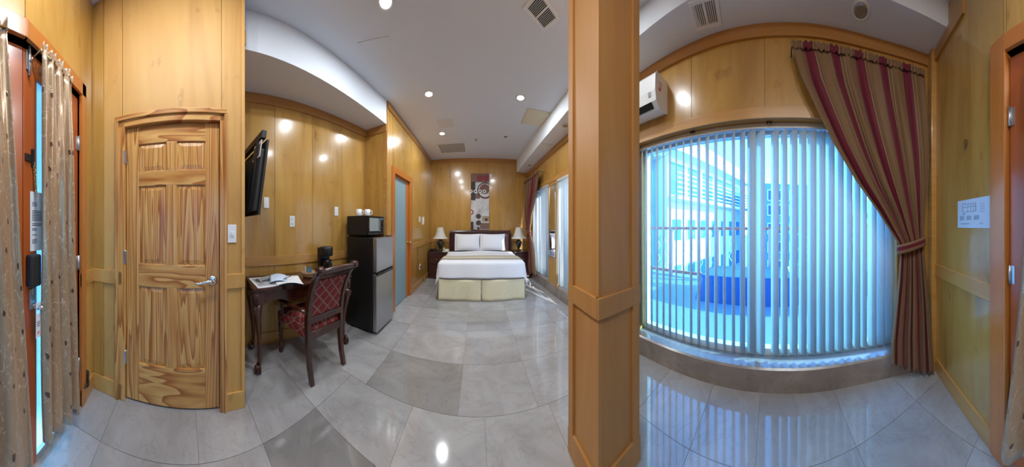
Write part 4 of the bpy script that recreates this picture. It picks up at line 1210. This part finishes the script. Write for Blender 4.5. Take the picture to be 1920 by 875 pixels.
def table_lamp(loc, label):
    t = thing('table_lamp', label, 'lamp', loc, 0, 'bedside lamps')
    MB().lathe([(.0, 0), (.075, 0), (.078, .012), (.062, .022), (.045, .030), (.026, .045), (.024, .06), (.040, .085), (.062, .14), (.078, .20), (.080, .225), (.066, .245), (.036, .258), (.030, .275), (.038, .282), (.0, .284)], n=26).build('urn_base', 'urn_dark', t)
    MB().tube([(0, 0, .28), (0, 0, .60)], .006, n=8).build('stem', 'gold_metal', t)
    # flared eight-sided bell shade
    rings = []
    for i in range(9):
        q = i / 8; z = .315 + .27 * q; r = .185 - .115 * q ** .55
        rings.append([(r * cos(2 * pi * k / 16 + .1) * (1 if k % 2 else .985), r * sin(2 * pi * k / 16 + .1) * (1 if k % 2 else .985), z) for k in range(16)])
    b = MB(); n_ = 16; vs = [p for r_ in rings for p in r_]; fs_ = [(i * n_ + j, i * n_ + (j + 1) % n_, (i + 1) * n_ + (j + 1) % n_, (i + 1) * n_ + j) for i in range(8) for j in range(n_)]
    b.add(vs, fs_); sh = b.build('shade', 'lamp_shade', t, solid=.003)
    for r_, z in ((.186, .315), (.071, .585)):
        b = MB(); b.tube([(r_ * cos(2 * pi * k / 24), r_ * sin(2 * pi * k / 24), z) for k in range(25)], .004, n=6); b.build('trim_ring', 'shade_white', sh)
    b = MB(); b.sphere((0, 0, .612), .012, 10, 6); b.tube([(0, 0, .585), (0, 0, .605)], .004, n=6); b.tube([(-.07, 0, .585), (.07, 0, .585)], .002, n=5); b.build('finial', 'gold_metal', t)
    return t
table_lamp((-.925, 4.60, .6505), 'urn lamp with white bell shade next to the telephone')
table_lamp((1.035, 4.60, .6505), 'urn lamp with white bell shade in the sunlight beside the window curtain')
t = thing('telephone', 'cream desk telephone on the nightstand', 'telephone', (-.765, 4.50, .6505), .1)
b = MB(); b.add([(-.075, -.09, 0), (.075, -.09, 0), (.075, .09, 0), (-.075, .09, 0), (-.075, -.09, .02), (.075, -.09, .02), (.075, .09, .055), (-.075, .09, .055)], [(3, 2, 1, 0), (4, 5, 6, 7), (0, 1, 5, 4), (1, 2, 6, 5), (2, 3, 7, 6), (3, 0, 4, 7)]); b.build('base', 'plastic_cream', t, bevel=.005)
b = MB(); b.tube([(-.045, -.085, .045), (-.045, -.05, .062), (-.045, .05, .082), (-.045, .085, .072)], [.022, .014, .014, .022], n=10); b.build('handset', 'plastic_cream', t)
for r_ in range(4):
    for c_ in range(3): MB().box(.0 + c_ * .02, .013 + c_ * .02, -.06 + r_ * .028, -.045 + r_ * .028, .026 + r_ * .0055, .034 + r_ * .0055).build('key', 'plastic_white', t)
t = thing('clock_radio', 'black clock radio on the nightstand by the frosted door', 'clock', (-1.09, 4.50, .6505), -.1)
b = MB(); b.prism([(-.06, 0), (.06, 0), (.06, .05), (.0, .06), (-.045, .055)], 'x', -.08, .08); b.build('case', 'black_satin', t, bevel=.004)
MB().box(-.06, .06, -.0605, -.058, .012, .042).build('display', 'black_gloss', t)
for i in range(4): MB().box(-.06 + i * .03, -.04 + i * .03, .0, .015, .058, .064).build('button', 'black_matte', t)

# ================================================================== PAINTING ON THE BED WALL
pa = thing('painting', 'tall narrow abstract canvas of circles above the bed', 'painting', (.07, 4.845, 1.18))
pw, ph_ = .235, 1.45
MB().box(-pw, pw, -.035, 0, 0, ph_).build('canvas', 'canvas_ground', pa, bevel=.003)
def disc(cx, cz, r, mt, nm, d=.0365, ring=0., x0=-pw, x1=pw):
    n = 32; pts = []
    for k in range(n):
        a = 2 * pi * k / n; pts.append((max(x0, min(x1, cx + r * cos(a))), cz + r * sin(a)))
    if ring:
        q = [(max(x0, min(x1, cx + (r - ring) * cos(2 * pi * k / n))), cz + (r - ring) * sin(2 * pi * k / n)) for k in range(n)]
        vs = [(x, -d, z) for x, z in pts] + [(x, -d, z) for x, z in q]; b = MB().add(vs, [(k, (k + 1) % n, n + (k + 1) % n, n + k) for k in range(n)])
    else: b = MB().add([(x, -d, z) for x, z in pts], [tuple(range(n))])
    b.build(nm, mt, pa)
def block(x0, x1, z0, z1, mt, d=.036):
    MB().add([(x0, -d, z0), (x1, -d, z0), (x1, -d, z1), (x0, -d, z1)], [(0, 1, 2, 3)]).build('painted_block', mt, pa)
zt_ = lambda f_: ph_ * (1 - f_)
block(-pw, -.12, zt_(.48), zt_(.15), 'paint_black'); block(-pw, pw, zt_(.16), zt_(.0), 'paint_brown', .0358); block(.05, pw, zt_(.86), zt_(.76), 'paint_tan'); block(.0, pw, zt_(.99), zt_(.88), 'paint_brown')
block(-pw, -.17, zt_(1.), zt_(.86), 'paint_black', .0359); block(-.12, 0.0, zt_(.45), zt_(.36), 'paint_brown')
disc(0.0, zt_(.085), .083, 'paint_red', 'painted_circle'); disc(.165, zt_(.085), .083, 'paint_red', 'painted_circle', x1=pw)
disc(.13, zt_(.30), .205, 'paint_black', 'painted_ring', ring=.028); disc(.13, zt_(.335), .175, 'paint_red', 'painted_ring', ring=.018, d=.0362)
disc(.12, zt_(.28), .13, 'paint_brown', 'painted_circle', d=.0361)
for x in (-.235, -.12, .0, .11):
    disc(x, zt_(.32), .045, 'paint_white', 'painted_circle', d=.037); disc(x, zt_(.32), .022, 'paint_black', 'painted_circle', d=.0374)
for f_ in (.765, .88, .975): disc(-.04, zt_(f_), .067 if f_ < .95 else .034, 'paint_black', 'painted_circle'); disc(-.04, zt_(f_), .045, 'paint_brown', 'painted_ring', ring=.006, d=.037)
disc(.16, zt_(.82), .038, 'paint_black', 'painted_circle', d=.0368); disc(-.235, zt_(.69), .07, 'paint_red', 'painted_ring', ring=.03)
t = thing('sensor_box', 'small white sensor box at the upper corner of the painting', 'sensor', (.345, 4.846, 2.56))
MB().box(-.03, .03, -.03, 0, -.06, .06).build('case', 'plastic_white', t, bevel=.006)
MB().box(-.012, .012, -.034, -.029, -.02, .02).build('lens', 'grey_grille', t, bevel=.003)

# ================================================================== MIRROR between the windows
ym = (WIN[1][0] + WIN[2][1]) / 2; hw = .15
t = thing('wall_mirror', 'narrow framed mirror between the two far windows', 'mirror', wp(ym, .005, .70))
for y0, y1, z0, z1 in ((ym - hw, ym - hw + .018, .70, 2.05), (ym + hw - .018, ym + hw, .70, 2.05), (ym - hw, ym + hw, .70, .718), (ym - hw, ym + hw, 2.032, 2.05)):
    b = MB(); sweep(b, y0, y1, rect(.005, .028, z0, z1)); b.build('frame', 'chrome', t, world=True)
b = MB(); sweep(b, ym - hw + .018, ym + hw - .018, rect(.005, .016, .718, 2.032), step=1.0); b.build('mirror_glass', 'mirror_glass', t, world=True)

# ================================================================== VERTICAL BLINDS
VW = .089
def vane(bm_name, Y, t, ang, z0, z1, par):
    """ang: angle between the vane and the wall line"""
    c = Vector(wp(Y, t, 0)[:2]); n = wdir(Y); tg = Vector((-n.y, n.x))
    u = tg * cos(ang) + n * sin(ang); k = Vector((-u.y, u.x))
    pts = []
    for i in range(7):
        q = i / 6 - .5; p = c + u * (q * VW) + k * (.006 * (1 - (2 * q) ** 2)); pts.append(p)
    vs = [(p.x, p.y, z) for z in (z0, z1) for p in pts]
    b = MB().add(vs, [(i, i + 1, 8 + i, 7 + i) for i in range(6)], True)
    return b.build('vane', 'vane_fabric', par, world=True, solid=.0012)
def blind(k, label, vanes, yn, yf, t=-.075):
    th = thing('vertical_blind', label, 'blind', wp((yn + yf) / 2, t, Z_SILL + .05))
    b = MB(); sweep(b, yn + .015, yf - .015, rect(t - .020, t + .020, Z_HEAD - .045, Z_HEAD - .003)); b.build('headrail', 'headrail', th, world=True)
    for Y, ang in vanes:
        vane('vane', Y, t, ang, Z_SILL + .05, Z_HEAD - .06, th)
        b = MB(); p = wp(Y, t, 0); b.box(p[0] - .004, p[0] + .004, p[1] - .004, p[1] + .004, Z_HEAD - .062, Z_HEAD - .045); b.build('carrier_clip', 'plastic_white', th, world=True)
    return th
near = [(1204, 3), (1212, 3), (1222, 3), (1232, 4), (1244, 4), (1256, 4.5), (1268, 3), (1281.5, 3), (1295.6, 5), (1310, 6), (1326, 7), (1342, 6), (1358, 5), (1375, 6), (1392, 10), (1409, 16), (1427, 15),
        (1453, 15), (1470, 13), (1488, 15), (1505, 15), (1522, 17.5), (1539, 17.5), (1556, 17.5), (1573, 17.5), (1590, 17), (1606, 14), (1618, 15), (1635, 17), (1651, 17), (1667, 17), (1683, 17), (1699, 17), (1714, 17)]
lst = []
for px, wpx in near:
    Y = ypx(px, -.075); p = wp(Y, -.075, 0); d = hypot(p[0], p[1])
    al = math.asin(min(.98, wpx * d / (FP * VW)))        # angle between sight line and vane
    n = wdir(Y); tg = Vector((-n.y, n.x)); sight = Vector((p[0], p[1])).normalized()
    va = atan2(sight.dot(n), sight.dot(tg))               # direction of the sight line in the wall frame
    lst.append((Y, va - al))
blind(0, 'pale blue-grey vertical blind across the wide near window', lst, WIN[0][1], WIN[0][0])
for k, lb in ((1, 'vertical blind in the middle window behind the column'), (2, 'vertical blind in the far window beside the bed curtain')):
    yn, yf = WIN[k][1], WIN[k][0]; n_ = int((yf - yn - .08) / .076)
    blind(k, lb, [(yn + .05 + i * .076, radians((160 if i in (3, 4, 5, 6, 10, 11, 12, 13) else 118 if i % 5 else 100) if k == 1 else (160 if i % 7 else 135)) + .1 * random.uniform(-1, 1)) for i in range(n_ + 1) ], yn, yf, t=-.002)

# mounting clips of the near headrail
for px, lb in ((1299, 'dark headrail clip closest to the air conditioner'), (1442, 'dark headrail clip closest to the tied striped curtain')):
    Y = ypx(px, -.05); t = thing('rail_clip', lb, 'clip', wp(Y, -.05, Z_HEAD - .01), 0, 'dark clips of the near headrail')
    b = MB(); sweep(b, Y - .022, Y + .022, rect(-.10, -.035, Z_HEAD - .012, Z_HEAD + .0)); b.build('bracket', 'dark_metal', t, world=True)
    b = MB(); sweep(b, Y - .008, Y + .008, rect(-.04, -.03, Z_HEAD - .024, Z_HEAD - .004)); b.build('tab', 'dark_metal', t, world=True)

# ================================================================== TIED-BACK STRIPED CURTAINS
def lerp_table(tb, z):
    for (z0, *a), (z1, *b_) in zip(tb, tb[1:]):
        if z1 <= z <= z0 or (z0, *a) == tuple(tb[-2]):
            q = (z0 - z) / (z0 - z1); q = max(0, min(1, q)); q2 = q
            return [x + (y - x) * q2 for x, y in zip(a, b_)]
    return list(tb[0][1:]) if z > tb[0][0] else list(tb[-1][1:])
def tied_curtain(name, label, tb, ztop, zbL, zbR, ztie, folds, nstripe, tbase, bulge, amp, nu=150):
    """tb rows: (z, Y of leading edge, Y of outer edge)"""
    root = thing(name, label, 'curtain', wp(tb[-1][2], tbase + .05, min(zbL, zbR)), 0, 'striped tied-back curtains')
    def fn(u, v):
        zb = zbL + (zbR - zbL) * u ** .8
        z = ztop + (zb - ztop) * v
        # left side sags below the straight line when tied back
        a, c = lerp_table(tb, z)
        Y = a + (c - a) * u
        q = 2 * pi * folds * u
        tie = math.exp(-((z - ztie) / .16) ** 2)
        am = amp * (1 - .55 * tie) * (.7 + .3 * sin(u * 17 + 1)) * min(1, .35 + v * 6)
        t = tbase + am * sin(q + .8 * sin(v * 4 + u * 3)) + .25 * am * sin(2.3 * q + 1 + v * 5) + bulge * max(0, (ztie - z) / ztie) + .015 * tie
        return wp(Y, max(.028, t), z)
    b = MB(); b.grid(fn, nu, 70, uvfn=lambda u, v: (u * nstripe, v))
    b.build('cloth', 'striped_cloth', root, world=True, solid=.003)
    # gathered heading on the rod
    a, c = tb[0][1], tb[0][2]
    def hd(u, v):
        q = 2 * pi * folds * 4.1 * u
        return wp(a + (c - a) * u, max(.03, tbase + .013 + .005 * sin(q)), ztop - .02 + v * .055 + .006 * sin(q * .7))
    b = MB(); b.grid(hd, nu * 2, 5, uvfn=lambda u, v: (u * nstripe, v)); b.build('heading', 'striped_cloth', root, world=True, solid=.003)
    n_ = 16; b = MB(); b.tube([wp(a + (c - a) * i / n_, tbase - .014, ztop + .008) for i in range(n_ + 1)], .005, n=8)
    for y in (a, c): b.tube([wp(y, tbase, ztop), wp(y, .0, ztop)], .005, n=6)
    b.build('rod', 'dark_metal', root, world=True)
    # tieback band: flat loop round the cloth
    ya, yc = lerp_table(tb, ztie); ym_ = (ya + yc) / 2; hwid = abs(yc - ya) / 2 + .014; rings = []
    for k in range(33):
        an = 2 * pi * k / 32; Y = ym_ + hwid * cos(an); tt = tbase + .012 + (.062 if sin(an) > 0 else .045) * sin(an)
        tilt = .035 * cos(an)
        rings.append((Y, max(.008, tt), ztie - tilt * (1 if a > c else -1)))
    def band(u, v):
        Y, tt, z = rings[min(32, int(round(u * 32)))]; return wp(Y, tt, z - .038 + .076 * v)
    b = MB(); b.grid(band, 32, 4, uvfn=lambda u, v: (v * .9 + .1, u)); b.build('tieback', 'striped_cloth', root, world=True, solid=.004)
    return root
T_ = .085
tabpx = [(2.60, 1484, 1733), (2.36, 1501, 1738), (2.12, 1531, 1741), (1.88, 1563, 1743), (1.62, 1604, 1741), (1.40, 1644, 1736), (1.14, 1683, 1731), (1.05, 1687, 1732), (.85, 1684, 1736), (.60, 1677, 1741), (.35, 1670, 1744), (.0, 1668, 1747)]
tied_curtain('striped_curtain', 'burgundy and tan striped curtain tied back by the entry wall', [(z, ypx(a, T_), ypx(c, T_)) for z, a, c in tabpx], 2.58, .20, .012, 1.12, 8, 5.4, T_, .045, .022)
farpx = [(2.40, 3.66, 4.74), (2.1, 3.74, 4.74), (1.8, 3.94, 4.74), (1.5, 4.14, 4.66), (1.2, 4.21, 4.50), (1.1, 4.21, 4.48), (.9, 4.06, 4.37), (.6, 3.95, 4.345), (.2, 3.88, 4.335)]
tied_curtain('striped_curtain', 'burgundy and tan striped curtain tied back beside the bed lamp', farpx, 2.40, .20, .20, 1.15, 8, 7.0, .115, .0, .026, nu=120)

# ================================================================== AIR CONDITIONER
Ya, Yb = ypx(1241, .10), 1.78
ac = thing('air_conditioner', 'white split air conditioner high on the wall behind the column', 'air conditioner', wp((Ya + Yb) / 2, .004, 2.27))
z0 = 2.275
prof = [(.004, z0 + .02), (.05, z0), (.13, z0 - .0), (.185, z0 + .05), (.20, z0 + .13), (.195, z0 + .26), (.17, z0 + .295), (.004, z0 + .30)]
b = MB(); sweep(b, Ya + .012, Yb, prof, step=.2); b.build('body', 'plastic_white', ac, world=True)
b = MB(); sweep(b, Ya, Ya + .013, [(t * 1.02 if t > .01 else t, z) for t, z in prof], step=.2); b.build('end_cap', 'plastic_white', ac, world=True)
b = MB(); sweep(b, Ya + .05, Yb - .05, [(.145, z0 + .012), (.150, z0 + .010), (.186, z0 + .048), (.182, z0 + .052)], step=.2); b.build('air_flap', 'dark_gap', ac, world=True)
b = MB(); sweep(b, Ya + .05, Ya + .075, [(.1965, z0 + .09), (.1985, z0 + .09), (.2015, z0 + .125), (.199, z0 + .125)], step=.2); b.build('indicator', 'magazine_grey', ac, world=True)
b = MB(); n0 = wdir(Ya); q0 = Vector(wp(Ya, 0, 0)[:2])
for (t0_, t1_, za, zb_) in ((.10, .15, z0 + .22, z0 + .226), (.10, .14, z0 + .20, z0 + .206), (.10, .15, z0 + .18, z0 + .186), (.12, .15, z0 + .15, z0 + .17)):
    sweep(b, Ya - .0012, Ya, rect(t0_, t1_, za, zb_), step=1)
b.build('printed_label', 'ink_red', ac, world=True)

# ================================================================== CEILING FITTINGS
def lamp_power(t, p, z, watt, size=.11):
    l = bpy.data.lights.new('downlight_lamp', 'AREA'); l.shape = 'DISK'; l.size = size; l.energy = watt; l.color = (.88, .95, 1.0)
    o = bpy.data.objects.new('downlight_lamp', l); COL.objects.link(o); o.parent = t; o.location = (0, 0, -.012)
def downlight(x, y, z, lit, label, r=.058, group='recessed downlights', watt=None):
    t = thing('downlight', label, 'downlight', (x, y, z), 0, group)
    MB().lathe([(r * .78, -.001), (r * .80, -.006), (r * 1.12, -.007), (r * 1.16, -.001)], n=28).build('trim_ring', 'window_white', t)
    if lit:
        MB().lathe([(.0, -.004), (r * .80, -.004), (r * .80, -.002), (.0, -.002)], n=24).build('lens', 'lamp_lens', t)
        lamp_power(t, (x, y), z, watt or LAMP_W)
    else:
        MB().lathe([(.0, -.002), (r * .4, -.002), (r * .79, -.005), (r * .79, -.0015), (.0, -.0012)], n=24).build('reflector', 'lens_off', t)
    return t
def ceil_px(px, py, h=CEIL):
    d = FP * (h - EYE) / (HY - py); a = az(px); return d * sin(a), d * cos(a)
for (px, py, lb) in ((723, 3, 'lit ceiling downlight between the desk niche and the camera'), (804, 176, 'lit ceiling downlight above the refrigerator front'), (976, 183, 'lit ceiling downlight near the ivory access board'), (829, 250, 'lit ceiling downlight next to the grey return grille')):
    x, y = ceil_px(px, py); downlight(x, y, CEIL, True, lb)
x, y = ceil_px(948, 256); downlight(x, y, CEIL, False, 'unlit small downlight in the ceiling over the bed', r=.045)
for x, y, lb in ((.60, 1.12, 'lit ceiling downlight beside the column top'), (-.55, .12, 'added out-of-view downlight in front of the pine closet door'), (-.45, -.38, 'added out-of-view downlight before the wide entry leaf')):  # closet and entry lamps are invented, out of view, to brighten that side
    downlight(x, y, CEIL, True, lb, watt=6.5 if x > .3 else None)
t = downlight(-1.95, 3.2, 2.5, True, 'added bathroom downlight lighting the frosted door from behind', watt=5.0)  # unseen lamp added to light the frosted glass from behind
def soffit_px(px, py, h): return ceil_px(px, py, h)
for px, py, hh, lb, r in ((1060, 237, hz(2.9), 'unlit downlight in the soffit just past the column', .055), (993, 310, hz(4.4), 'unlit downlight in the soffit above the far curtain', .055), (1614, 20, hz(-.6), 'unlit downlight in the soffit above the tied curtain', .062)):
    x, y = soffit_px(px, py, hh); downlight(x, y, hz(y) - .0005, False, lb, r=r)

def vent(x, y, z, w_, d_, rz, label, slats=10, frame='plastic_white', dark=True):
    t = thing('ceiling_vent', label, 'vent', (x, y, z), rz, 'ceiling vents')
    for a, c, e, f_ in ((-w_, w_, -d_, -d_ * .72), (-w_, w_, d_ * .72, d_), (-w_, -w_ * .80, -d_ * .72, d_ * .72), (w_ * .80, w_, -d_ * .72, d_ * .72)):
        MB().box(a, c, e, f_, -.010, -.0005).build('frame', frame, t, bevel=.002)
    MB().box(-w_ * .8, w_ * .8, -d_ * .72, d_ * .72, -.002, -.0006).build('duct_opening', 'dark_gap' if dark else 'grey_grille', t)
    MB().box(-.006, .006, -d_ * .72, d_ * .72, -.009, -.002).build('divider', frame, t)
    for i in range(slats):
        x_ = -w_ * .76 + 1.52 * w_ * i / (slats - 1)
        MB().add([(x_ - .004, -d_ * .72, -.009), (x_ + .004, -d_ * .72, -.003), (x_ + .004, d_ * .72, -.003), (x_ - .004, d_ * .72, -.009)], [(0, 1, 2, 3)]).build('slat', frame, t, solid=.001)
    return t
x, y = ceil_px(1016, 22); vent(x, y, CEIL, .13, .09, .5, 'white slatted vent in the main ceiling beside the column', 16)
x, y = ceil_px(1323, 24, hz(.3)); vent(x, y, hz(y), .105, .10, -pi / 2 + .1, 'white slatted vent in the soffit over the near window', 12)
x, y = ceil_px(1023, 275, hz(3.6)); vent(x, y, hz(y), .10, .10, -pi / 2, 'white slatted vent in the soffit between two unlit downlights', 10)
x, y = ceil_px(848, 277); t = thing('return_grille', 'large grey return air grille in the ceiling by the bed wall', 'vent', (x, y, CEIL))
for a, c, e, f_ in ((-.31, .31, -.26, -.235), (-.31, .31, .235, .26), (-.31, -.285, -.235, .235), (.285, .31, -.235, .235)): MB().box(a, c, e, f_, -.012, -.0005).build('frame', 'plastic_white', t, bevel=.002)
MB().box(-.285, .285, -.235, .235, -.003, -.0006).build('filter', 'grey_grille', t)
for i in range(22): MB().box(-.285, .285, -.228 + i * .0215, -.220 + i * .0215, -.009, -.003).build('slat', 'grey_grille', t)
x, y = ceil_px(1004, 221); t = thing('access_board', 'ivory square access board flush in the ceiling', 'access panel', (x, y, CEIL))
MB().box(-.19, .19, -.21, .21, -.010, -.0005).build('board', 'ivory_board', t, bevel=.002); MB().box(-.17, .17, -.19, .19, -.013, -.010).build('inner_board', 'ivory_board', t, bevel=.001)
x, y = ceil_px(835, 231); t = thing('plaster_patch', 'small plaster patch in the ceiling between two downlights', 'patch', (x, y, CEIL)); MB().box(-.13, .13, -.13, .13, -.003, -.0004).build('board', 'ceiling_patch', t); MB().box(-.13, .13, .125, .13, -.005, -.003).build('edge', 'white_paint', t)
x, y = ceil_px(705, 100); t = thing('plaster_patch', 'faint square plaster patch in the ceiling by the desk niche', 'patch', (x, y, CEIL), .35); MB().box(-.15, .15, -.15, .15, -.003, -.0004).build('board', 'white_paint', t); MB().box(-.15, .15, -.15, -.146, -.005, -.003).build('edge', 'ceiling_patch', t)
x, y = ceil_px(893, 261); t = thing('sprinkler_head', 'small sprinkler head in the ceiling over the bed', 'sprinkler', (x, y, CEIL))
MB().lathe([(.0, -.001), (.032, -.001), (.028, -.006), (.008, -.008), (.007, -.03), (.0, -.03)], n=16).build('escutcheon', 'brushed_steel', t); MB().lathe([(.0, -.034), (.02, -.034), (.02, -.031), (.0, -.031)], n=12).build('deflector', 'brushed_steel', t)

# ================================================================== NOTICE AND HOOK ON THE ENTRY SIDE WALL
s0_, s1_ = FE3.px(1797), FE3.px(1859.5)
def ze(py, s): return zat(py, FE3.dist(s))
za, zb_ = ze(427, (s0_ + s1_) / 2), 1.455
t = thing('evacuation_plan', 'pale blue evacuation plan sheet taped beside the entry door', 'notice', FE3((s0_ + s1_) / 2, .004, za))
MB().fbox(FE3, s0_, s1_, .0045, .0055, za, zb_).build('sheet', 'paper_blue', t, world=True)
H = zb_ - za; Wd = s1_ - s0_
def ln(a0, a1, f0, f1): return (a0, a1, za + H * (1 - f1), za + H * (1 - f0))
rows = [ln(.18, .60, .26, .27), ln(.18, .26, .12, .13), ln(.18, .19, .12, .48), ln(.26, .27, .12, .2), ln(.30, .60, .16, .17), ln(.59, .60, .16, .44), ln(.25, .60, .43, .44), ln(.24, .25, .43, .52), ln(.18, .25, .51, .53), ln(.36, .365, .17, .26), ln(.44, .445, .17, .26), ln(.52, .525, .17, .26), ln(.34, .345, .28, .43), ln(.44, .445, .28, .43), ln(.52, .525, .28, .43)]
for i in range(6): rows.append(ln(.72, .82 + .03 * (i % 2), .20 + i * .055, .207 + i * .055))
for c_ in range(3):
    for i in range(7): rows.append(ln(.08 + c_ * .23, .22 + c_ * .23 + .03 * (i % 2), .58 + i * .022, .587 + i * .022))
rows.append(ln(.12, .40, .85, .865)); rows.append(ln(.70, .80, .82, .828)); rows.append(ln(.70, .80, .86, .868))
print_lines(FE3, s0_, s1_, rows, .0056, .0004).build('print', 'ink', t, world=True)['kind'] = 'stuff'
sh_ = FE3.px(1813); zz = ze(268, sh_)
t = thing('wall_hook', 'little brown ring hook on the wall above the evacuation plan', 'hook', FE3(sh_, .004, zz))
b = MB(); c = Vector(FE3(sh_, .012, zz)); pts = [c + Vector((FE3.u.x * .015 * cos(a), FE3.u.y * .015 * cos(a), .020 * sin(a))) for a in [2 * pi * k / 16 for k in range(17)]]; b.tube(pts, .003, n=6); b.build('ring', 'hook_brown', t, world=True)
b = MB(); b.tube([FE3(sh_, .004, zz - .01), FE3(sh_, .014, zz - .02), FE3(sh_, .012, zz - .045)], [.006, .005, .003], n=6); b.build('stub', 'hook_brown', t, world=True)

# ================================================================== OUTSIDE
struct(MB().box(-60, 90, -80, 80, -3.4, -3.2).build('ground', 'street_grey'), 'street outside the windows')
terr = struct(MB().box(1.80, 5.2, -9, 9.0, -.30, -.12).build('terrace', 'terrace_paving'), 'blue-grey paved terrace outside the window')
struct(MB().box(-7, 1.6, -6.5, -1.62, -.30, -.12).build('porch', 'terrace_paving'), 'paved porch outside the entry doors')
struct(MB().box(-7, 1.1, -6.6, -1.55, 2.55, 2.70).build('porch_sun_blocker', 'outside_white'), 'added flat slab over the porch shading the entry doors')  # unseen slab, added to keep the sun off the entry doors
# railing
rx = 4.6
rail = thing('terrace_railing', 'red handrail with pale scrolled ironwork along the terrace', 'railing', (rx, 1.0, -.12))
MB().box(rx - .03, rx + .03, -4.2, 8.0, 1.17, 1.25).build('handrail', 'outside_red', rail, world=True, bevel=.01)
MB().box(rx - .03, rx + .03, -4.2, 8.0, -.04, .04).build('bottom_rail', 'outside_red', rail, world=True, bevel=.01)
for y in (-3.8, -2.6, -1.3, 0.0, 1.35, 2.7, 4.1, 5.5, 6.9):
    MB().box(rx - .04, rx + .04, y - .06, y + .06, -.12, 1.2).build('post', 'outside_pink', rail, world=True, bevel=.008)
for i in range(40):
    y = -3.6 + i * .27
    if any(abs(y - q) < .12 for q in (-3.8, -2.6, -1.3, 0.0, 1.35, 2.7, 4.1, 5.5, 6.9)): continue
    b = MB(); b.tube([(rx, y + .045 * sin(6 * pi * k / 24), .04 + 1.13 * k / 24) for k in range(25)], .009, n=5); b.build('scroll_bar', 'outside_white', rail, world=True)
# tarp-covered bench on the terrace
t = thing('covered_bench', 'long blue tarpaulin-covered box on the terrace floor', 'bench', (3.7, -.4, -.12))
def tp(u, v):
    a = 2 * pi * u; r = 1
    x = .45 * max(-1, min(1, 1.35 * cos(a))); y = 1.7 * max(-1, min(1, 1.35 * sin(a)))
    k = 1 + .05 * (1 - v) + .02 * sin(9 * a) * (1 - v); return (x * k, y * k, .48 * v)
b = MB(); b.grid(tp, 48, 6); b.build('tarpaulin', 'tarp_blue', t)
MB().box(-.44, .44, -1.68, 1.68, .44, .485).build('lid', 'tarp_blue', t, bevel=.02); MB().box(-.46, .46, -.03, .03, .30, .49).build('strap', 'outside_white', t)

def facade_building(name, label, F, length, z1, depth, wallm, floors, cols, winm, fascia=None, z0=-3.2, wh=1.3):
    root = thing(name, label, 'building', F(length / 2, -depth / 2, z0))
    MB().fbox(F, 0, length, -depth, 0, z0, z1).build('wall', wallm, root, world=True)
    if fascia:
        MB().fbox(F, -.4, length + .4, -depth, .9, z1 - fascia, z1).build('roof_fascia', 'outside_white', root, world=True)
    for zf in floors:
        for i in range(cols):
            a = length * (i + .18) / cols; c = length * (i + .82) / cols
            f_ = MB().fbox(F, a, c, 0, .06, zf, zf + wh).build('window', 'outside_white', root, world=True)
            MB().fbox(F, a + .06, c - .06, .06, .07, zf + .06, zf + wh - .06).build('pane', winm, f_, world=True)
    return root
# white building receding to the right
G2 = Frame((8.6, 5.3), (17.5, 2.9), (-.3, -1))
bw = facade_building('white_building', 'white apartment building with deep roof fascia and balcony bars', G2, G2.len, 6.0, 5., 'outside_white', (-2.2, .4), 7, 'outside_glass', fascia=.9)
for zf in (3.0, 3.25, 3.5, 3.75, 4.0):
    MB().fbox(G2, 0, G2.len, .75, .80, zf, zf + .06).build('balcony_bar', 'outside_white', bw, world=True)
MB().fbox(G2, 0, G2.len, 0, .85, 2.65, 2.85).build('balcony_slab', 'outside_white', bw, world=True)
for i in range(6): MB().fbox(G2, G2.len * (i + .1) / 6, G2.len * (i + .9) / 6, 0, .03, 3.0, 4.8).build('balcony_glazing', 'outside_glass', bw, world=True)
# blue glass facade nearer on the left
G1 = Frame((7.2, 11.0), (7.5, 6.0), (-1, 0))
bg = facade_building('glass_building', 'blue glass fronted building beside the white apartments', G1, G1.len, 6.6, .8, 'outside_glass', (), 1, 'outside_glass', fascia=.35)
for i in range(9): MB().fbox(G1, G1.len * i / 8 - .04, G1.len * i / 8 + .04, 0, .08, -3.2, 6.3).build('mullion', 'outside_white', bg, world=True)
for zf in (.6, 1.9, 3.2, 4.5): MB().fbox(G1, 0, G1.len, 0, .06, zf, zf + .08).build('transom', 'outside_white', bg, world=True)
# deep blue block straight ahead
G3 = Frame((15.0, 1.3), (15.5, -4.0), (-1, 0))
facade_building('blue_building', 'deep blue office block beyond the terrace railing', G3, G3.len, 4.7, 5., 'outside_blue', (-2.4, -.9, .6, 2.1, 3.3), 6, 'outside_navy', wh=.9)
G4 = Frame((13.5, -5.2), (13.5, -12.0), (-1, .2))
facade_building('grey_building', 'pale low building right of the deep blue office block', G4, G4.len, 3.4, 5., 'outside_white', (-2.2, .2), 6, 'outside_glass')
def tree(x, y, h, label, seed):
    rnd = random.Random(seed); t = thing('tree', label, 'tree', (x, y, -3.2), 0, 'street trees')
    MB().tube([(0, 0, 0), (.05, .02, h * .3), (0, 0, h * .6)], [.14, .11, .07], n=8).build('trunk', 'rattan_dark', t)
    b = MB()
    for i in range(420):
        a = rnd.uniform(0, 2 * pi); q = rnd.uniform(-1, 1); r = h * .27 * rnd.random() ** .4; s_ = sqrt(1 - q * q)
        c = Vector((r * s_ * cos(a), r * s_ * sin(a), h * .68 + r * q * 1.15)); e = Vector((rnd.uniform(-1, 1), rnd.uniform(-1, 1), rnd.uniform(-1, 1))).normalized() * .16; g = Vector((rnd.uniform(-1, 1), rnd.uniform(-1, 1), rnd.uniform(-1, 1))).normalized() * .16
        b.add([c - e, c + g, c + e, c - g], [(0, 1, 2, 3)])
    o = b.build('foliage', 'leaf_green', t); o['kind'] = 'stuff'
tree(8.5, -4.4, 5.2, 'dark green street tree between the blue and the pale building', 4)
